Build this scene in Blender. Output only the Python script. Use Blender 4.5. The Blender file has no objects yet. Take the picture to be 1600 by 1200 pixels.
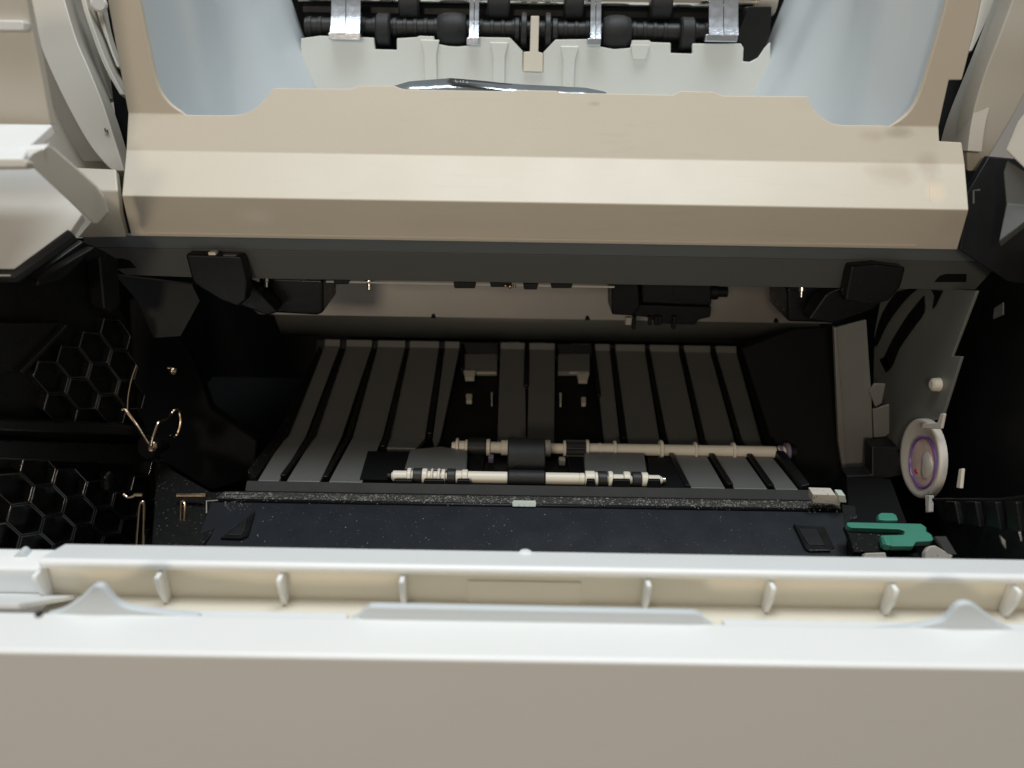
import bpy, bmesh, math, random
import mathutils, mathutils.noise
from mathutils import Vector, Matrix
random.seed(7)
C = bpy.context.scene.collection
SC = bpy.context.scene

# ---------------------------------------------------------------- camera (mm frame, camera at the origin, x right, y into the printer, z up)
F = 1200.0                      # focal length in pixels of a 1600 x 1200 picture
TH = math.radians(24.0)
RO = math.radians(0.95)
H = 420.0                       # camera height above the printer's foot, mm
ct, st, cr, sr = math.cos(TH), math.sin(TH), math.cos(RO), math.sin(RO)
FW = Vector((0, ct, -st)); UP0 = Vector((0, st, ct)); RT0 = Vector((1, 0, 0))
RT = RT0*cr + UP0*sr
UP = UP0*cr - RT0*sr
cam = bpy.data.objects.new('camera', bpy.data.cameras.new('camera')); C.objects.link(cam)
cam.data.sensor_width = 36.0; cam.data.lens = 36.0*F/1600.0
cam.data.clip_start = 0.01; cam.data.clip_end = 50
cam.matrix_world = Matrix(((RT.x, UP.x, -FW.x, 0), (RT.y, UP.y, -FW.y, 0), (RT.z, UP.z, -FW.z, H*0.001), (0, 0, 0, 1)))
cam.data.dof.use_dof = True; cam.data.dof.focus_distance = 0.305; cam.data.dof.aperture_fstop = 9.5
SC.camera = cam

# ---------------------------------------------------------------- world and lamps
W = bpy.data.worlds.new("World"); SC.world = W; W.use_nodes = True
bg = W.node_tree.nodes['Background']; bg.inputs[0].default_value = (1.0, 0.93, 0.83, 1); bg.inputs[1].default_value = 0.21
def area(name, loc, target, sx, sy, power, col):
    l = bpy.data.lights.new(name, 'AREA'); l.shape = 'RECTANGLE'; l.size = sx; l.size_y = sy; l.energy = power; l.color = col
    o = bpy.data.objects.new(name, l); C.objects.link(o); o.location = loc
    o.rotation_euler = (Vector(target)-Vector(loc)).to_track_quat('-Z', 'Y').to_euler(); return o
area('ceiling_lamp', (0.05, 0.13, 1.95), (0, 0.25, 0.3), 1.3, 0.5, 25.5, (0.87, 0.95, 1.0))
area('room_lamp', (-0.28, -0.95, H*0.001+0.28), (0, 0.28, H*0.001-0.1), 0.14, 0.14, 3.3, (1.0, 0.85, 0.665))
SC.view_settings.view_transform = 'Standard'; SC.view_settings.look = 'None'
SC.view_settings.exposure = 0.0; SC.view_settings.gamma = 1.0
SC.render.engine = 'CYCLES'

# ---------------------------------------------------------------- pixel <-> place helpers (only used to find real places on real planes)
def ray(px, py): return FW + RT*((px-800.0)/F) + UP*((600.0-py)/F)
def onD(px, py, d): return ray(px, py)*d
def onY(px, py, y): r = ray(px, py); return r*(y/r.y)
def onZ(px, py, z): r = ray(px, py); return r*(z/r.z)
def onX(px, py, x): r = ray(px, py); return r*(x/r.x)
def onP(px, py, pl): r = ray(px, py); return r*(pl[0].dot(pl[1])/r.dot(pl[1]))
def zat(py, y, px=800): return onY(px, py, y).z
def pl2(a, b):                  # plane parallel to x through two (y, z) points
    d = Vector((0, b[0]-a[0], b[1]-a[1])); return (Vector((0, a[0], a[1])), Vector((1, 0, 0)).cross(d).normalized())
def pl3(a, b, c): return (a, (b-a).cross(c-a).normalized())
def fx(px, y, z):
    p = Vector((0, y, z)); return ((px-800.0)*p.dot(FW)/F - sr*p.dot(UP0))/cr

# ---------------------------------------------------------------- materials
def mat(name, col, rough=0.45, metal=0.0, var=0.05, vscale=60, bump=0.0, bscale=900, spec=0.5, rvar=0.08, coat=0.0, trans=0.0, speck=None, alpha=1.0, streak=0.0, sss=0.0):
    m = bpy.data.materials.new(name); m.use_nodes = True
    nt = m.node_tree; n = nt.nodes; L = nt.links; b = n['Principled BSDF']
    tc = n.new('ShaderNodeTexCoord')
    nz = n.new('ShaderNodeTexNoise'); nz.inputs['Scale'].default_value = vscale; nz.inputs['Detail'].default_value = 6; nz.inputs['Roughness'].default_value = 0.6
    L.new(tc.outputs['Object'], nz.inputs['Vector'])
    mx = n.new('ShaderNodeMix'); mx.data_type = 'RGBA'
    mx.inputs[6].default_value = tuple(c*(1-var) for c in col)+(1,); mx.inputs[7].default_value = tuple(min(1, c*(1+var)) for c in col)+(1,)
    L.new(nz.outputs[0], mx.inputs[0]); out = mx.outputs[2]
    if streak:
        mp = n.new('ShaderNodeMapping'); mp.inputs['Scale'].default_value = (40, 400, 400); mp.inputs['Rotation'].default_value = (0, 0, 0.3)
        L.new(tc.outputs['Object'], mp.inputs[0])
        n3 = n.new('ShaderNodeTexNoise'); n3.inputs['Scale'].default_value = 1.0; n3.inputs['Detail'].default_value = 8; L.new(mp.outputs[0], n3.inputs['Vector'])
        r3 = n.new('ShaderNodeValToRGB'); r3.color_ramp.elements[0].position = 0.62; r3.color_ramp.elements[1].position = 0.80
        L.new(n3.outputs[0], r3.inputs[0])
        m3 = n.new('ShaderNodeMix'); m3.data_type = 'RGBA'; m3.inputs[7].default_value = tuple(c*(1-streak) for c in col)+(1,)
        L.new(r3.outputs[0], m3.inputs[0]); L.new(out, m3.inputs[6]); out = m3.outputs[2]
    if speck:
        for (sc_, th_, sc) in speck:
            v = n.new('ShaderNodeTexVoronoi'); v.inputs['Scale'].default_value = sc_
            L.new(tc.outputs['Object'], v.inputs['Vector'])
            wn = n.new('ShaderNodeTexWhiteNoise'); L.new(v.outputs['Position'], wn.inputs['Vector'])
            mm = n.new('ShaderNodeMath'); mm.operation = 'MULTIPLY'; mm.inputs[1].default_value = th_; L.new(wn.outputs[0], mm.inputs[0])
            lt = n.new('ShaderNodeMath'); lt.operation = 'LESS_THAN'; L.new(v.outputs['Distance'], lt.inputs[0]); L.new(mm.outputs[0], lt.inputs[1])
            m2 = n.new('ShaderNodeMix'); m2.data_type = 'RGBA'; m2.inputs[7].default_value = sc+(1,)
            L.new(lt.outputs[0], m2.inputs[0]); L.new(out, m2.inputs[6]); out = m2.outputs[2]
    L.new(out, b.inputs['Base Color'])
    mr = n.new('ShaderNodeMapRange'); mr.inputs[3].default_value = max(0.03, rough-rvar); mr.inputs[4].default_value = min(1, rough+rvar)
    n2 = n.new('ShaderNodeTexNoise'); n2.inputs['Scale'].default_value = vscale*2.3; n2.inputs['Detail'].default_value = 5; L.new(tc.outputs['Object'], n2.inputs['Vector'])
    L.new(n2.outputs[0], mr.inputs[0]); L.new(mr.outputs[0], b.inputs['Roughness'])
    b.inputs['Metallic'].default_value = metal; b.inputs['Specular IOR Level'].default_value = spec
    b.inputs['Coat Weight'].default_value = coat; b.inputs['Transmission Weight'].default_value = trans
    if sss:
        b.inputs['Subsurface Weight'].default_value = sss; b.inputs['Subsurface Scale'].default_value = 0.002
    b.inputs['Alpha'].default_value = alpha
    if bump:
        nb = n.new('ShaderNodeTexNoise'); nb.inputs['Scale'].default_value = bscale; nb.inputs['Detail'].default_value = 3; L.new(tc.outputs['Object'], nb.inputs['Vector'])
        bp = n.new('ShaderNodeBump'); bp.inputs['Strength'].default_value = bump; bp.inputs['Distance'].default_value = 0.0003
        L.new(nb.outputs[0], bp.inputs['Height']); L.new(bp.outputs[0], b.inputs['Normal'])
    return m
M = {}
M['beige'] = mat('beige_plastic', (0.615, 0.55, 0.45), 0.42, var=0.04, vscale=22, bump=0.12, bscale=2200, streak=0.05)
M['cover'] = mat('beige_cover_plastic', (0.615, 0.545, 0.44), 0.42, var=0.05, vscale=16, bump=0.16, bscale=2200, streak=0.07, speck=[(160, 0.022, (0.32, 0.27, 0.21))])
M['doorskin'] = mat('white_door_plastic', (0.85, 0.845, 0.825), 0.38, var=0.04, vscale=9, bump=0.14, bscale=1800, streak=0.03)
M['white'] = mat('white_plastic', (0.85, 0.85, 0.835), 0.38, var=0.02, vscale=30, bump=0.10, bscale=2200)
M['bin'] = mat('bin_plastic', (0.63, 0.67, 0.69), 0.42, var=0.03, vscale=30, bump=0.10, bscale=2200)
M['binwarm'] = mat('bin_rear_plastic', (0.74, 0.75, 0.70), 0.42, var=0.03, vscale=30, bump=0.10, bscale=2200)
M['putty'] = mat('putty_plastic', (0.56, 0.52, 0.45), 0.45, var=0.03, vscale=30, bump=0.10, bscale=2200)
M['cheek'] = mat('cheek_plastic', (0.66, 0.64, 0.60), 0.45, var=0.03, vscale=20, bump=0.1, bscale=2000)
M['rod'] = mat('rod_painted_highlight', (0.6, 0.58, 0.54), 0.3, var=0.05)  # the polished rod's bright specular line is put into a pale base colour
M['dooroff'] = mat('door_inner_plastic', (0.82, 0.755, 0.63), 0.42, var=0.03, vscale=30)
M['black'] = mat('black_plastic', (0.007, 0.007, 0.007), 0.30, spec=0.3, var=0.3, vscale=80, bump=0.15, bscale=1500, rvar=0.12)
M['gloss'] = mat('glossy_black_plastic', (0.007, 0.007, 0.007), 0.22, spec=0.7, coat=1.0, var=0.3, vscale=80, rvar=0.05)
M['darksteel'] = mat('dark_sheet_steel', (0.006, 0.0065, 0.006), 0.5, var=0.08, spec=0.3)
M['satin'] = mat('satin_black_plastic', (0.006, 0.006, 0.0065), 0.45, spec=0.3, var=0.3, vscale=80, bump=0.1, bscale=1500, rvar=0.12)
M['dusty'] = mat('dusty_black_plastic', (0.006, 0.006, 0.0055), 0.6, spec=0.2, var=0.5, vscale=120, bump=0.3, bscale=1200, speck=[(700, 0.22, (0.10, 0.095, 0.085)), (1500, 0.22, (0.05, 0.047, 0.04))])
M['ledge'] = mat('dusty_ledge', (0.030, 0.028, 0.025), 0.7, var=0.5, vscale=150, bump=0.4, bscale=1200, speck=[(600, 0.40, (0.22, 0.20, 0.17)), (1300, 0.42, (0.12, 0.11, 0.10))])
M['bar'] = mat('matte_dark_bar', (0.022, 0.021, 0.019), 0.75, var=0.2, vscale=60, bump=0.2)
M['plate'] = mat('blue_black_plate', (0.012, 0.014, 0.018), 0.33, var=0.15, vscale=40, bump=0.1, speck=[(300, 0.07, (0.30, 0.29, 0.27)), (800, 0.11, (0.10, 0.10, 0.10))])
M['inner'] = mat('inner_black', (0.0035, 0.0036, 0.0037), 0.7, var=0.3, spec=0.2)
M['steel'] = mat('grey_sheet_steel', (0.09, 0.09, 0.083), 0.5, metal=0.0, var=0.06, vscale=30)
M['flange'] = mat('sheet_steel_painted_sheen', (0.21, 0.225, 0.235), 0.4, metal=0.2, var=0.06, vscale=30)  # lighter copy of the grey steel: the chamfer's reflected light put into colour
M['plateg'] = mat('galvanised_plate', (0.25, 0.25, 0.23), 0.42, metal=0.3, var=0.08, vscale=40)
M['mirrorp'] = mat('scanner_plate', (0.36, 0.33, 0.30), 0.35, metal=0.5, var=0.05, vscale=20)
M['guide'] = mat('grey_guide_plastic', (0.138, 0.137, 0.128), 0.40, var=0.14, vscale=55, streak=0.12, bump=0.1)
M['cream'] = mat('cream_plastic', (0.80, 0.73, 0.61), 0.4, var=0.05, vscale=80, sss=0.1)
M['creamd'] = mat('grey_cream_plastic', (0.40, 0.37, 0.31), 0.45, var=0.05, vscale=80)
M['rubber'] = mat('black_rubber', (0.009, 0.009, 0.0088), 0.6, var=0.2, vscale=150, bump=0.4, bscale=1500)
M['roller'] = mat('dark_roller_plastic', (0.014, 0.014, 0.0135), 0.5, var=0.15, vscale=100, bump=0.2)
M['film'] = mat('silver_film', (0.62, 0.65, 0.70), 0.22, metal=0.9, var=0.1, vscale=200, bump=0.15, bscale=1200)
M['chrome'] = mat('polished_shaft', (0.75, 0.70, 0.60), 0.16, metal=1.0, var=0.05)
M['brass'] = mat('spring_wire', (0.62, 0.47, 0.33), 0.22, metal=1.0, var=0.1, vscale=200)
M['green'] = mat('green_plastic', (0.06, 0.25, 0.17), 0.45, var=0.08, vscale=100)
M['coupler'] = mat('translucent_white_plastic', (0.72, 0.66, 0.58), 0.45, var=0.05, vscale=80, sss=0.2)
M['purple'] = mat('purple_grease', (0.22, 0.10, 0.34), 0.3, var=0.4, vscale=500, bump=0.5, bscale=900)
M['pink'] = mat('pink_greasy_plastic', (0.86, 0.60, 0.52), 0.35, var=0.28, vscale=160, bump=0.4, bscale=400)
M['red'] = mat('red_stain', (0.55, 0.08, 0.07), 0.4, var=0.2, vscale=300)
M['lavender'] = mat('lavender_plastic', (0.22, 0.17, 0.25), 0.45)
M['dust'] = mat('pale_dust', (0.38, 0.36, 0.33), 0.9, var=0.3, vscale=900)
M['dirty'] = mat('dirty_white_plastic', (0.55, 0.50, 0.43), 0.6, var=0.2, vscale=250, speck=[(900, 0.25, (0.07, 0.06, 0.05))])
M['lens'] = mat('clear_plastic', (0.55, 0.58, 0.50), 0.2, var=0.1)
M['bag'] = mat('grey_foil_film', (0.36, 0.40, 0.43), 0.18, metal=0.7, var=0.35, vscale=60, bump=0.5, bscale=120)
M['ink'] = mat('black_print', (0.01, 0.012, 0.012), 0.35)
M['letter'] = mat('white_print', (0.8, 0.82, 0.8), 0.4)

# ---------------------------------------------------------------- object builders
BASE = Vector((5.0, 290.0, -H))
printer = bpy.data.objects.new('laser_printer', None); C.objects.link(printer); printer.empty_display_size = 0.05
printer.location = (BASE.x*.001, BASE.y*.001, 0.0)
printer['label'] = 'open beige laser printer with its front door down and dark roller bay showing'; printer['category'] = 'printer'

def wloc(o):
    v = Vector(o.location)
    while o.parent: o = o.parent; v += Vector(o.location)
    return v
def obj(name, bm, m, parent=None, bevel=0.0, seg=2, solid=0.0, smooth=True, kind=None, label=None, recalc=True, angle=35, blim=32):
    """bm in mm, camera frame -> ONE mesh object with its origin at its middle"""
    if parent is None: parent = printer
    if recalc and not solid: bmesh.ops.recalc_face_normals(bm, faces=bm.faces)
    co = [v.co for v in bm.verts]
    mid = Vector([(min(c[i] for c in co)+max(c[i] for c in co))/2 for i in range(3)])
    for v in bm.verts: v.co = (v.co-mid)*0.001
    me = bpy.data.meshes.new(name); bm.to_mesh(me); bm.free()
    me.materials.append(M[m] if isinstance(m, str) else m)
    if smooth:
        me.polygons.foreach_set('use_smooth', [True]*len(me.polygons))
        if not bevel: me.set_sharp_from_angle(angle=math.radians(angle))
    o = bpy.data.objects.new(name, me); C.objects.link(o)
    wl = Vector((mid.x*.001, mid.y*.001, (mid.z+H)*.001))
    if parent == 'top': o.location = wl
    else: o.parent = parent; o.location = wl - wloc(parent)
    if solid:
        s = o.modifiers.new('thickness', 'SOLIDIFY'); s.thickness = solid*.001; s.offset = -1; s.use_even_offset = True; s.thickness_clamp = 0
    if bevel:
        b = o.modifiers.new('edge', 'BEVEL'); b.width = bevel*.001; b.segments = seg; b.limit_method = 'ANGLE'; b.angle_limit = math.radians(blim); b.harden_normals = True
    if kind: o['kind'] = kind
    if label: o['label'] = label
    return o
def clone(o, dloc=None, parent=None, loc=None):
    c = o.copy(); C.objects.link(c)
    if parent: c.parent = parent
    if dloc is not None: c.location = Vector(o.location)+Vector(dloc)*0.001
    if loc is not None:
        c.location = Vector((loc[0]*.001, loc[1]*.001, (loc[2]+H)*.001)) - wloc(c.parent)
    return c
def add_prism(bm, poly, dv):
    dv = Vector(dv); a = [bm.verts.new(p) for p in poly]; b = [bm.verts.new(Vector(p)+dv) for p in poly]
    bm.faces.new(a); bm.faces.new(b[::-1]); n = len(a)
    for i in range(n): bm.faces.new((a[i], b[i], b[(i+1) % n], a[(i+1) % n]))
def prism(poly, dv): bm = bmesh.new(); add_prism(bm, poly, dv); return bm
def add_box(bm, x0, x1, y0, y1, z0, z1):
    add_prism(bm, [(x0, y0, z0), (x1, y0, z0), (x1, y0, z1), (x0, y0, z1)], (0, y1-y0, 0))
def box(*a): bm = bmesh.new(); add_box(bm, *a); return bm
def add_profile(bm, yz, x0, x1):    # closed y-z outline pulled along x
    add_prism(bm, [(x0, y, z) for y, z in yz], (x1-x0, 0, 0))
def profile(yz, x0, x1): bm = bmesh.new(); add_profile(bm, yz, x0, x1); return bm
def sheet(faces, toward=(0, 0, 0)):   # faces = lists of points; joined where they touch; normals to the viewer side
    bm = bmesh.new(); d = {}
    def vv(p):
        k = (round(p[0], 2), round(p[1], 2), round(p[2], 2))
        if k not in d: d[k] = bm.verts.new(p)
        return d[k]
    for f in faces:
        vs = []
        for p in f:
            v = vv(p)
            if v not in vs: vs.append(v)
        if len(vs) > 2: bm.faces.new(vs)
    bm.normal_update()
    for f in bm.faces:
        if f.normal.dot(Vector(toward)-f.calc_center_median()) < 0: f.normal_flip()
    return bm
def add_lathe_x(bm, prof, cy, cz, n=24, cap=True):    # prof [(x, r)...]
    rings = []
    for x, r in prof:
        rings.append([bm.verts.new((x, cy+r*math.cos(2*math.pi*i/n), cz+r*math.sin(2*math.pi*i/n))) for i in range(n)])
    for a, b in zip(rings, rings[1:]):
        for i in range(n): bm.faces.new((a[i], a[(i+1) % n], b[(i+1) % n], b[i]))
    if cap: bm.faces.new(rings[0]); bm.faces.new(rings[-1][::-1])
def lathe_x(prof, cy, cz, n=24): bm = bmesh.new(); add_lathe_x(bm, prof, cy, cz, n); return bm
def cyl(x0, x1, r, cy, cz, ch=0.3, n=24): return lathe_x([(x0, r-ch), (x0+ch, r), (x1-ch, r), (x1, r-ch)], cy, cz, n)
def lathe(prof, o, ax, n=20):          # prof [(h, r)] about axis ax through o
    ax = Vector(ax).normalized(); u = ax.orthogonal().normalized(); w = ax.cross(u); o = Vector(o)
    bm = bmesh.new(); rings = []
    for h, r in prof: rings.append([bm.verts.new(o+ax*h+(u*math.cos(2*math.pi*i/n)+w*math.sin(2*math.pi*i/n))*max(r, 1e-3)) for i in range(n)])
    for a, b in zip(rings, rings[1:]):
        for i in range(n): bm.faces.new((a[i], a[(i+1) % n], b[(i+1) % n], b[i]))
    bm.faces.new(rings[0]); bm.faces.new(rings[-1][::-1]); return bm
def tube(pts, r, n=8):
    pts = [Vector(p) for p in pts]; bm = bmesh.new(); rings = []; u = None
    for i, p in enumerate(pts):
        t = (pts[min(i+1, len(pts)-1)]-pts[max(i-1, 0)]).normalized()
        u = t.orthogonal().normalized() if u is None else (u-t*u.dot(t)).normalized()
        w = t.cross(u); rings.append([bm.verts.new(p+(u*math.cos(2*math.pi*k/n)+w*math.sin(2*math.pi*k/n))*r) for k in range(n)])
    for a, b in zip(rings, rings[1:]):
        for k in range(n): bm.faces.new((a[k], a[(k+1) % n], b[(k+1) % n], b[k]))
    bm.faces.new(rings[0]); bm.faces.new(rings[-1][::-1]); return bm
def smoothpath(pts, k=5):
    out = []; n = len(pts)
    for i in range(n-1):
        p0, p1, p2, p3 = [Vector(pts[max(0, min(n-1, j))]) for j in (i-1, i, i+1, i+2)]
        for s in range(k):
            t = s/k; out.append(0.5*((2*p1)+(p2-p0)*t+(2*p0-5*p1+4*p2-p3)*t*t+(3*p1-p0-3*p2+p3)*t**3))
    out.append(Vector(pts[-1])); return out
def lerp(a, b, t): return a+(b-a)*t
def arcpts(pts, k=5): return [(p[0], p[1]) for p in smoothpath([(a, b, 0) for a, b in pts], k)]

# ================================================================ chassis: the dark tub the mechanism sits in
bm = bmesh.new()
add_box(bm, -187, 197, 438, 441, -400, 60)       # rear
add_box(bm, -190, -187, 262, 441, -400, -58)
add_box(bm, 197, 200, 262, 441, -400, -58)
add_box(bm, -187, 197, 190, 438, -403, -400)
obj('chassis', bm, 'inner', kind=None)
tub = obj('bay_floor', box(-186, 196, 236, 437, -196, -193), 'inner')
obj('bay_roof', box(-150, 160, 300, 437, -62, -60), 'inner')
obj('lower_body', box(-190, 200, 205, 236, -400, -205), 'white', bevel=2)

# ================================================================ front cover
P0, P1, P2, P3, P4 = (273.7, zat(379, 273.7)), (268.6, zat(316, 268.6)), (283.2, zat(245, 283.2)), (289.6, zat(187, 289.6)), None
pA, pB, pC = pl2(P0, P1), pl2(P1, P2), pl2(P2, P3)
pD = (Vector((0, 289.6, 0)), Vector((0, -1, 0)))
A = lambda x, y: onP(x, y, pA)
B = lambda x, y: onP(x, y, pB)
Cc = lambda x, y: onP(x, y, pC)
D = lambda x, y: onP(x, y, pD)
def atyz(px, yz): return Vector((fx(px, *yz), yz[0], yz[1]))
b0L, b0R = atyz(205, P0), atyz(1496, P0)
b1L, b1R = atyz(190, P1), atyz(1514, P1)
b2L, b2R = atyz(197, P2), atyz(1508, P2)
b3L, b3R = atyz(200, P3), atyz(1467, P3)
b3l, b3r = atyz(290, P3), atyz(1390, P3)
lowerf = [b0L, b0R, b1R, b1L]
midf = [b1L, b1R, b2R, b2L]
cut_l = arcpts([(300, 179), (350, 179.5), (376, 178), (396, 171), (411, 158), (421, 146), (428, 137)], 4)
lip = [(545, 138), (552, 137), (559, 133), (617, 133.5), (625, 137), (633, 139), (800, 142), (806, 140), (868, 141), (876, 144), (1052, 147.5), (1056, 145), (1062, 141.5), (1117, 143), (1124, 147), (1131, 149), (1262, 150)]
cut_r = arcpts([(1262, 150), (1268, 163), (1277, 176), (1290, 187), (1304, 193), (1320, 195), (1380, 195.5)], 4)
upperf = [b2L, b2R, Cc(1503, 222), Cc(1468, 220), b3R, b3r] + [Cc(*p) for p in cut_r[::-1]] + [Cc(*p) for p in lip[::-1][1:]] + [Cc(*p) for p in cut_l[::-1]] + [b3l, b3L]
colL = [b3L, b3l] + [D(*p) for p in arcpts([(282, 174), (270, 166), (259, 155), (250, 141), (244, 124), (239, 103), (229, 55), (218, 0), (207, -55), (196, -110)], 2)] + [D(142, -110), D(168, 0)]
colR = [b3r, b3R] + [D(1474, 165), D(1483, 125), D(1503, 125), D(1516, 75), D(1534, 0), D(1560, -110), D(1506, -110)] + [D(*p) for p in arcpts([(1506, -110), (1493, -55), (1480, 0), (1465, 55), (1449, 110), (1440, 138), (1431, 160), (1418, 178), (1403, 190)], 2)[1:]]
cover = obj('front_cover', sheet([lowerf, midf, upperf, colL, colR]), 'cover', solid=2.4, bevel=0.5, seg=3, blim=12)
def stains_and_light(m, o, spots):          # worn or soiled patches on the plastic, plus one painted patch of lamp light
    nt = M[m].node_tree; n = nt.nodes; L = nt.links; b = n['Principled BSDF']
    tc = n.new('ShaderNodeTexCoord'); org = wloc(o)
    nz = n.new('ShaderNodeTexNoise'); nz.inputs['Scale'].default_value = 170; nz.inputs['Detail'].default_value = 7; L.new(tc.outputs['Object'], nz.inputs['Vector'])
    for p, rx, rz, col, k in spots:
        c = Vector((p.x*.001, p.y*.001, (p.z+H)*.001))-org
        mp = n.new('ShaderNodeMapping'); mp.vector_type = 'POINT'; sx, sz = 1000/rx, 1000/rz
        mp.inputs['Location'].default_value = (-c.x*sx, -c.y*sz, -c.z*sz); mp.inputs['Scale'].default_value = (sx, sz, sz)
        L.new(tc.outputs['Object'], mp.inputs[0])
        ln = n.new('ShaderNodeVectorMath'); ln.operation = 'LENGTH'; L.new(mp.outputs[0], ln.inputs[0])
        ad = n.new('ShaderNodeMath'); ad.operation = 'ADD'; L.new(ln.outputs['Value'], ad.inputs[0]); L.new(nz.outputs[0], ad.inputs[1])
        mr = n.new('ShaderNodeMapRange'); mr.inputs[1].default_value = 1.45; mr.inputs[2].default_value = 0.75; mr.inputs[3].default_value = 0; mr.inputs[4].default_value = k
        L.new(ad.outputs[0], mr.inputs[0])
        mx = n.new('ShaderNodeMix'); mx.data_type = 'RGBA'; mx.inputs[7].default_value = col+(1,)
        old = b.inputs['Base Color'].links[0].from_socket
        L.new(mr.outputs[0], mx.inputs[0]); L.new(old, mx.inputs[6]); L.new(mx.outputs[2], b.inputs['Base Color'])
stains_and_light('cover', cover, [(Cc(1405, 207), 7, 3, (0.36, 0.29, 0.22), .55), (Cc(1370, 212), 9, 3, (0.46, 0.38, 0.29), .4), (B(1395, 272), 12, 7, (0.44, 0.35, 0.26), .45), (B(1450, 262), 6, 9, (0.44, 0.36, 0.28), .5),
    (B(1462, 300), 5, 5, (0.78, 0.62, 0.42), .5), (Cc(930, 162), 3, 1.2, (0.40, 0.34, 0.27), .5), (A(400, 338), 9, 5, (0.72, 0.67, 0.58), .5), (A(1490, 345), 7, 8, (0.52, 0.45, 0.36), .4), (Cc(1300, 160), 16, 4, (0.56, 0.49, 0.39), .5), (A(700, 350), 30, 4, (0.58, 0.52, 0.42), .5)])  # first spot on this line is warm lamp light painted into the colour
# the closed lower return edge and the fine welt above it
obj('seam_welt', tube([atyz(212, (273.2, P0[1]+1.4)), atyz(900, (273.0, P0[1]+1.4)), atyz(1430, (273.2, P0[1]+1.4))], 0.45, 6), 'beige', cover)
obj('seam_line', tube([B(234, 300), B(232, 240)], 0.16, 5), 'beige', cover)
obj('seam_line', tube([B(1453, 315), B(1452, 268)], 0.16, 5), 'beige', cover)
# outer fins that close the cover's ends
obj('end_fin', prism([b0L+Vector((1.2, .8, .5)), b1L+Vector((1.2, 2.6, 0)), b2L+Vector((1.2, 2.8, -.5)), b3L+Vector((1.2, 2.6, -1)), b3L+Vector((1.2, 24, -4)), b0L+Vector((1.2, 26, 6))], (1.8, 0, 0)), 'beige', cover)
obj('end_fin', prism([b0R+Vector((-3, .8, .5)), b1R+Vector((-3, 2.6, 0)), b2R+Vector((-3, 2.8, -.5)), b2R+Vector((-3, 20, 0)), b0R+Vector((-3, 26, 6))], (1.8, 0, 0)), 'beige', cover)

# ================================================================ output bin
def binwall(name, pts):           # (x, y, lean): the wall leans inwards at its foot by lean mm over 55 mm
    P = smoothpath(pts, 6); rows = []
    bm = bmesh.new()
    for p in P: rows.append([bm.verts.new((p.x+p.z*k, p.y, z)) for z, k in ((-58, 1.05), (-30, .55), (0, 0), (25, -.4), (52, -.75))])
    for r, q in zip(rows, rows[1:]):
        for k in range(4): bm.faces.new((r[k], q[k], q[k+1], r[k+1]))
    bm.normal_update()
    for f in bm.faces:
        if f.normal.dot(Vector((5, 250, 0))-f.calc_center_median()) < 0: f.normal_flip()
    return obj(name, bm, 'bin', solid=2.0, angle=80, recalc=False)
XL, XR = fx(470, 404, 0), fx(1204, 404, 0)
binwall('bin_side', [(-131, 293.5, 0), (-130, 299, 0), (-126, 312, 0), (-121.5, 322, 0), (-120, 336, 2), (-119, 346, 8), (-112, 364, 20), (XL-4, 386, 22), (XL-1.5, 402, 20), (XL-1, 416, 18)])
binwall('bin_side', [(150, 293.5, 0), (149, 299, 0), (144, 312, 0), (137, 322, 0), (134, 336, -2), (132, 346, -8), (125, 364, -20), (XR+4, 386, -22), (XR+1.5, 402, -20), (XR+1, 416, -18)])
# floor of the bin, sloping down to the back
obj('bin_floor', profile([(296, -31), (345, -40), (399, -43), (399, -46), (296, -34)], -126, 144), 'bin')
YB = 400.0
def Bk(x, y): return onY(x, y, YB)
top = [(470, 60), (500, 56), (540, 57), (584, 59), (586, 77), (620, 78), (620, 60), (652, 58), (655, 56), (678, 57), (680, 68), (700, 72), (715, 73), (735, 71), (745, 58), (797, 59), (817, 80), (817, 112), (848, 113), (849, 82), (868, 62), (935, 61), (938, 73), (960, 77), (985, 75), (988, 63), (1015, 63), (1017, 66), (1048, 67), (1048, 83), (1082, 84), (1082, 68), (1158, 68), (1162, 75), (1161, 96), (1172, 97), (1185, 90), (1195, 75), (1204, 66)]
back = obj('bin_rear_wall', prism([Bk(*p) for p in top]+[Bk(1204, 190), Bk(470, 190)], (0, 2.2, 0)), 'binwarm', bevel=0.35)
for px, w, y0, y1 in ((672, 20, 62, 200), (780, 19, 66, 200), (890, 19, 72, 200), (1000, 20, 70, 93)):
    z1 = zat(y0, YB, px); z0 = zat(y1, YB, px); x0 = fx(px-w/2, YB, z1); x1 = fx(px+w/2, YB, z1)
    zz = z1-(z1-zat(y0+22, YB, px))
    obj('guide_rib', prism([(x0-1.6, YB-0.1, z1), (x1+1.6, YB-.1, z1), (x1, YB-.1, zz), (x1, YB-.1, z0), (x0, YB-.1, z0), (x0, YB-.1, zz)], (0, -1.5, 0)), 'binwarm', back, bevel=0.5)
# ================================================================ exit rollers above the bin's rear wall
YX = 409.0
ZX = zat(47, YX, 830)
exitf = obj('exit_frame', box(XL-2, XR+2, 424, 428, -28, 60), 'inner')
obj('dark_shelf', box(XL, XR, 402.6, 424, zat(84, 404)-9, zat(84, 404)-6), 'satin', exitf)
mmpx = (Vector((0, YX, ZX)).dot(FW))/F
def xr(px): return fx(px, YX, ZX)
shaft = obj('exit_shaft', cyl(xr(478), xr(1190), 13*mmpx, YX, ZX), 'roller')
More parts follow.
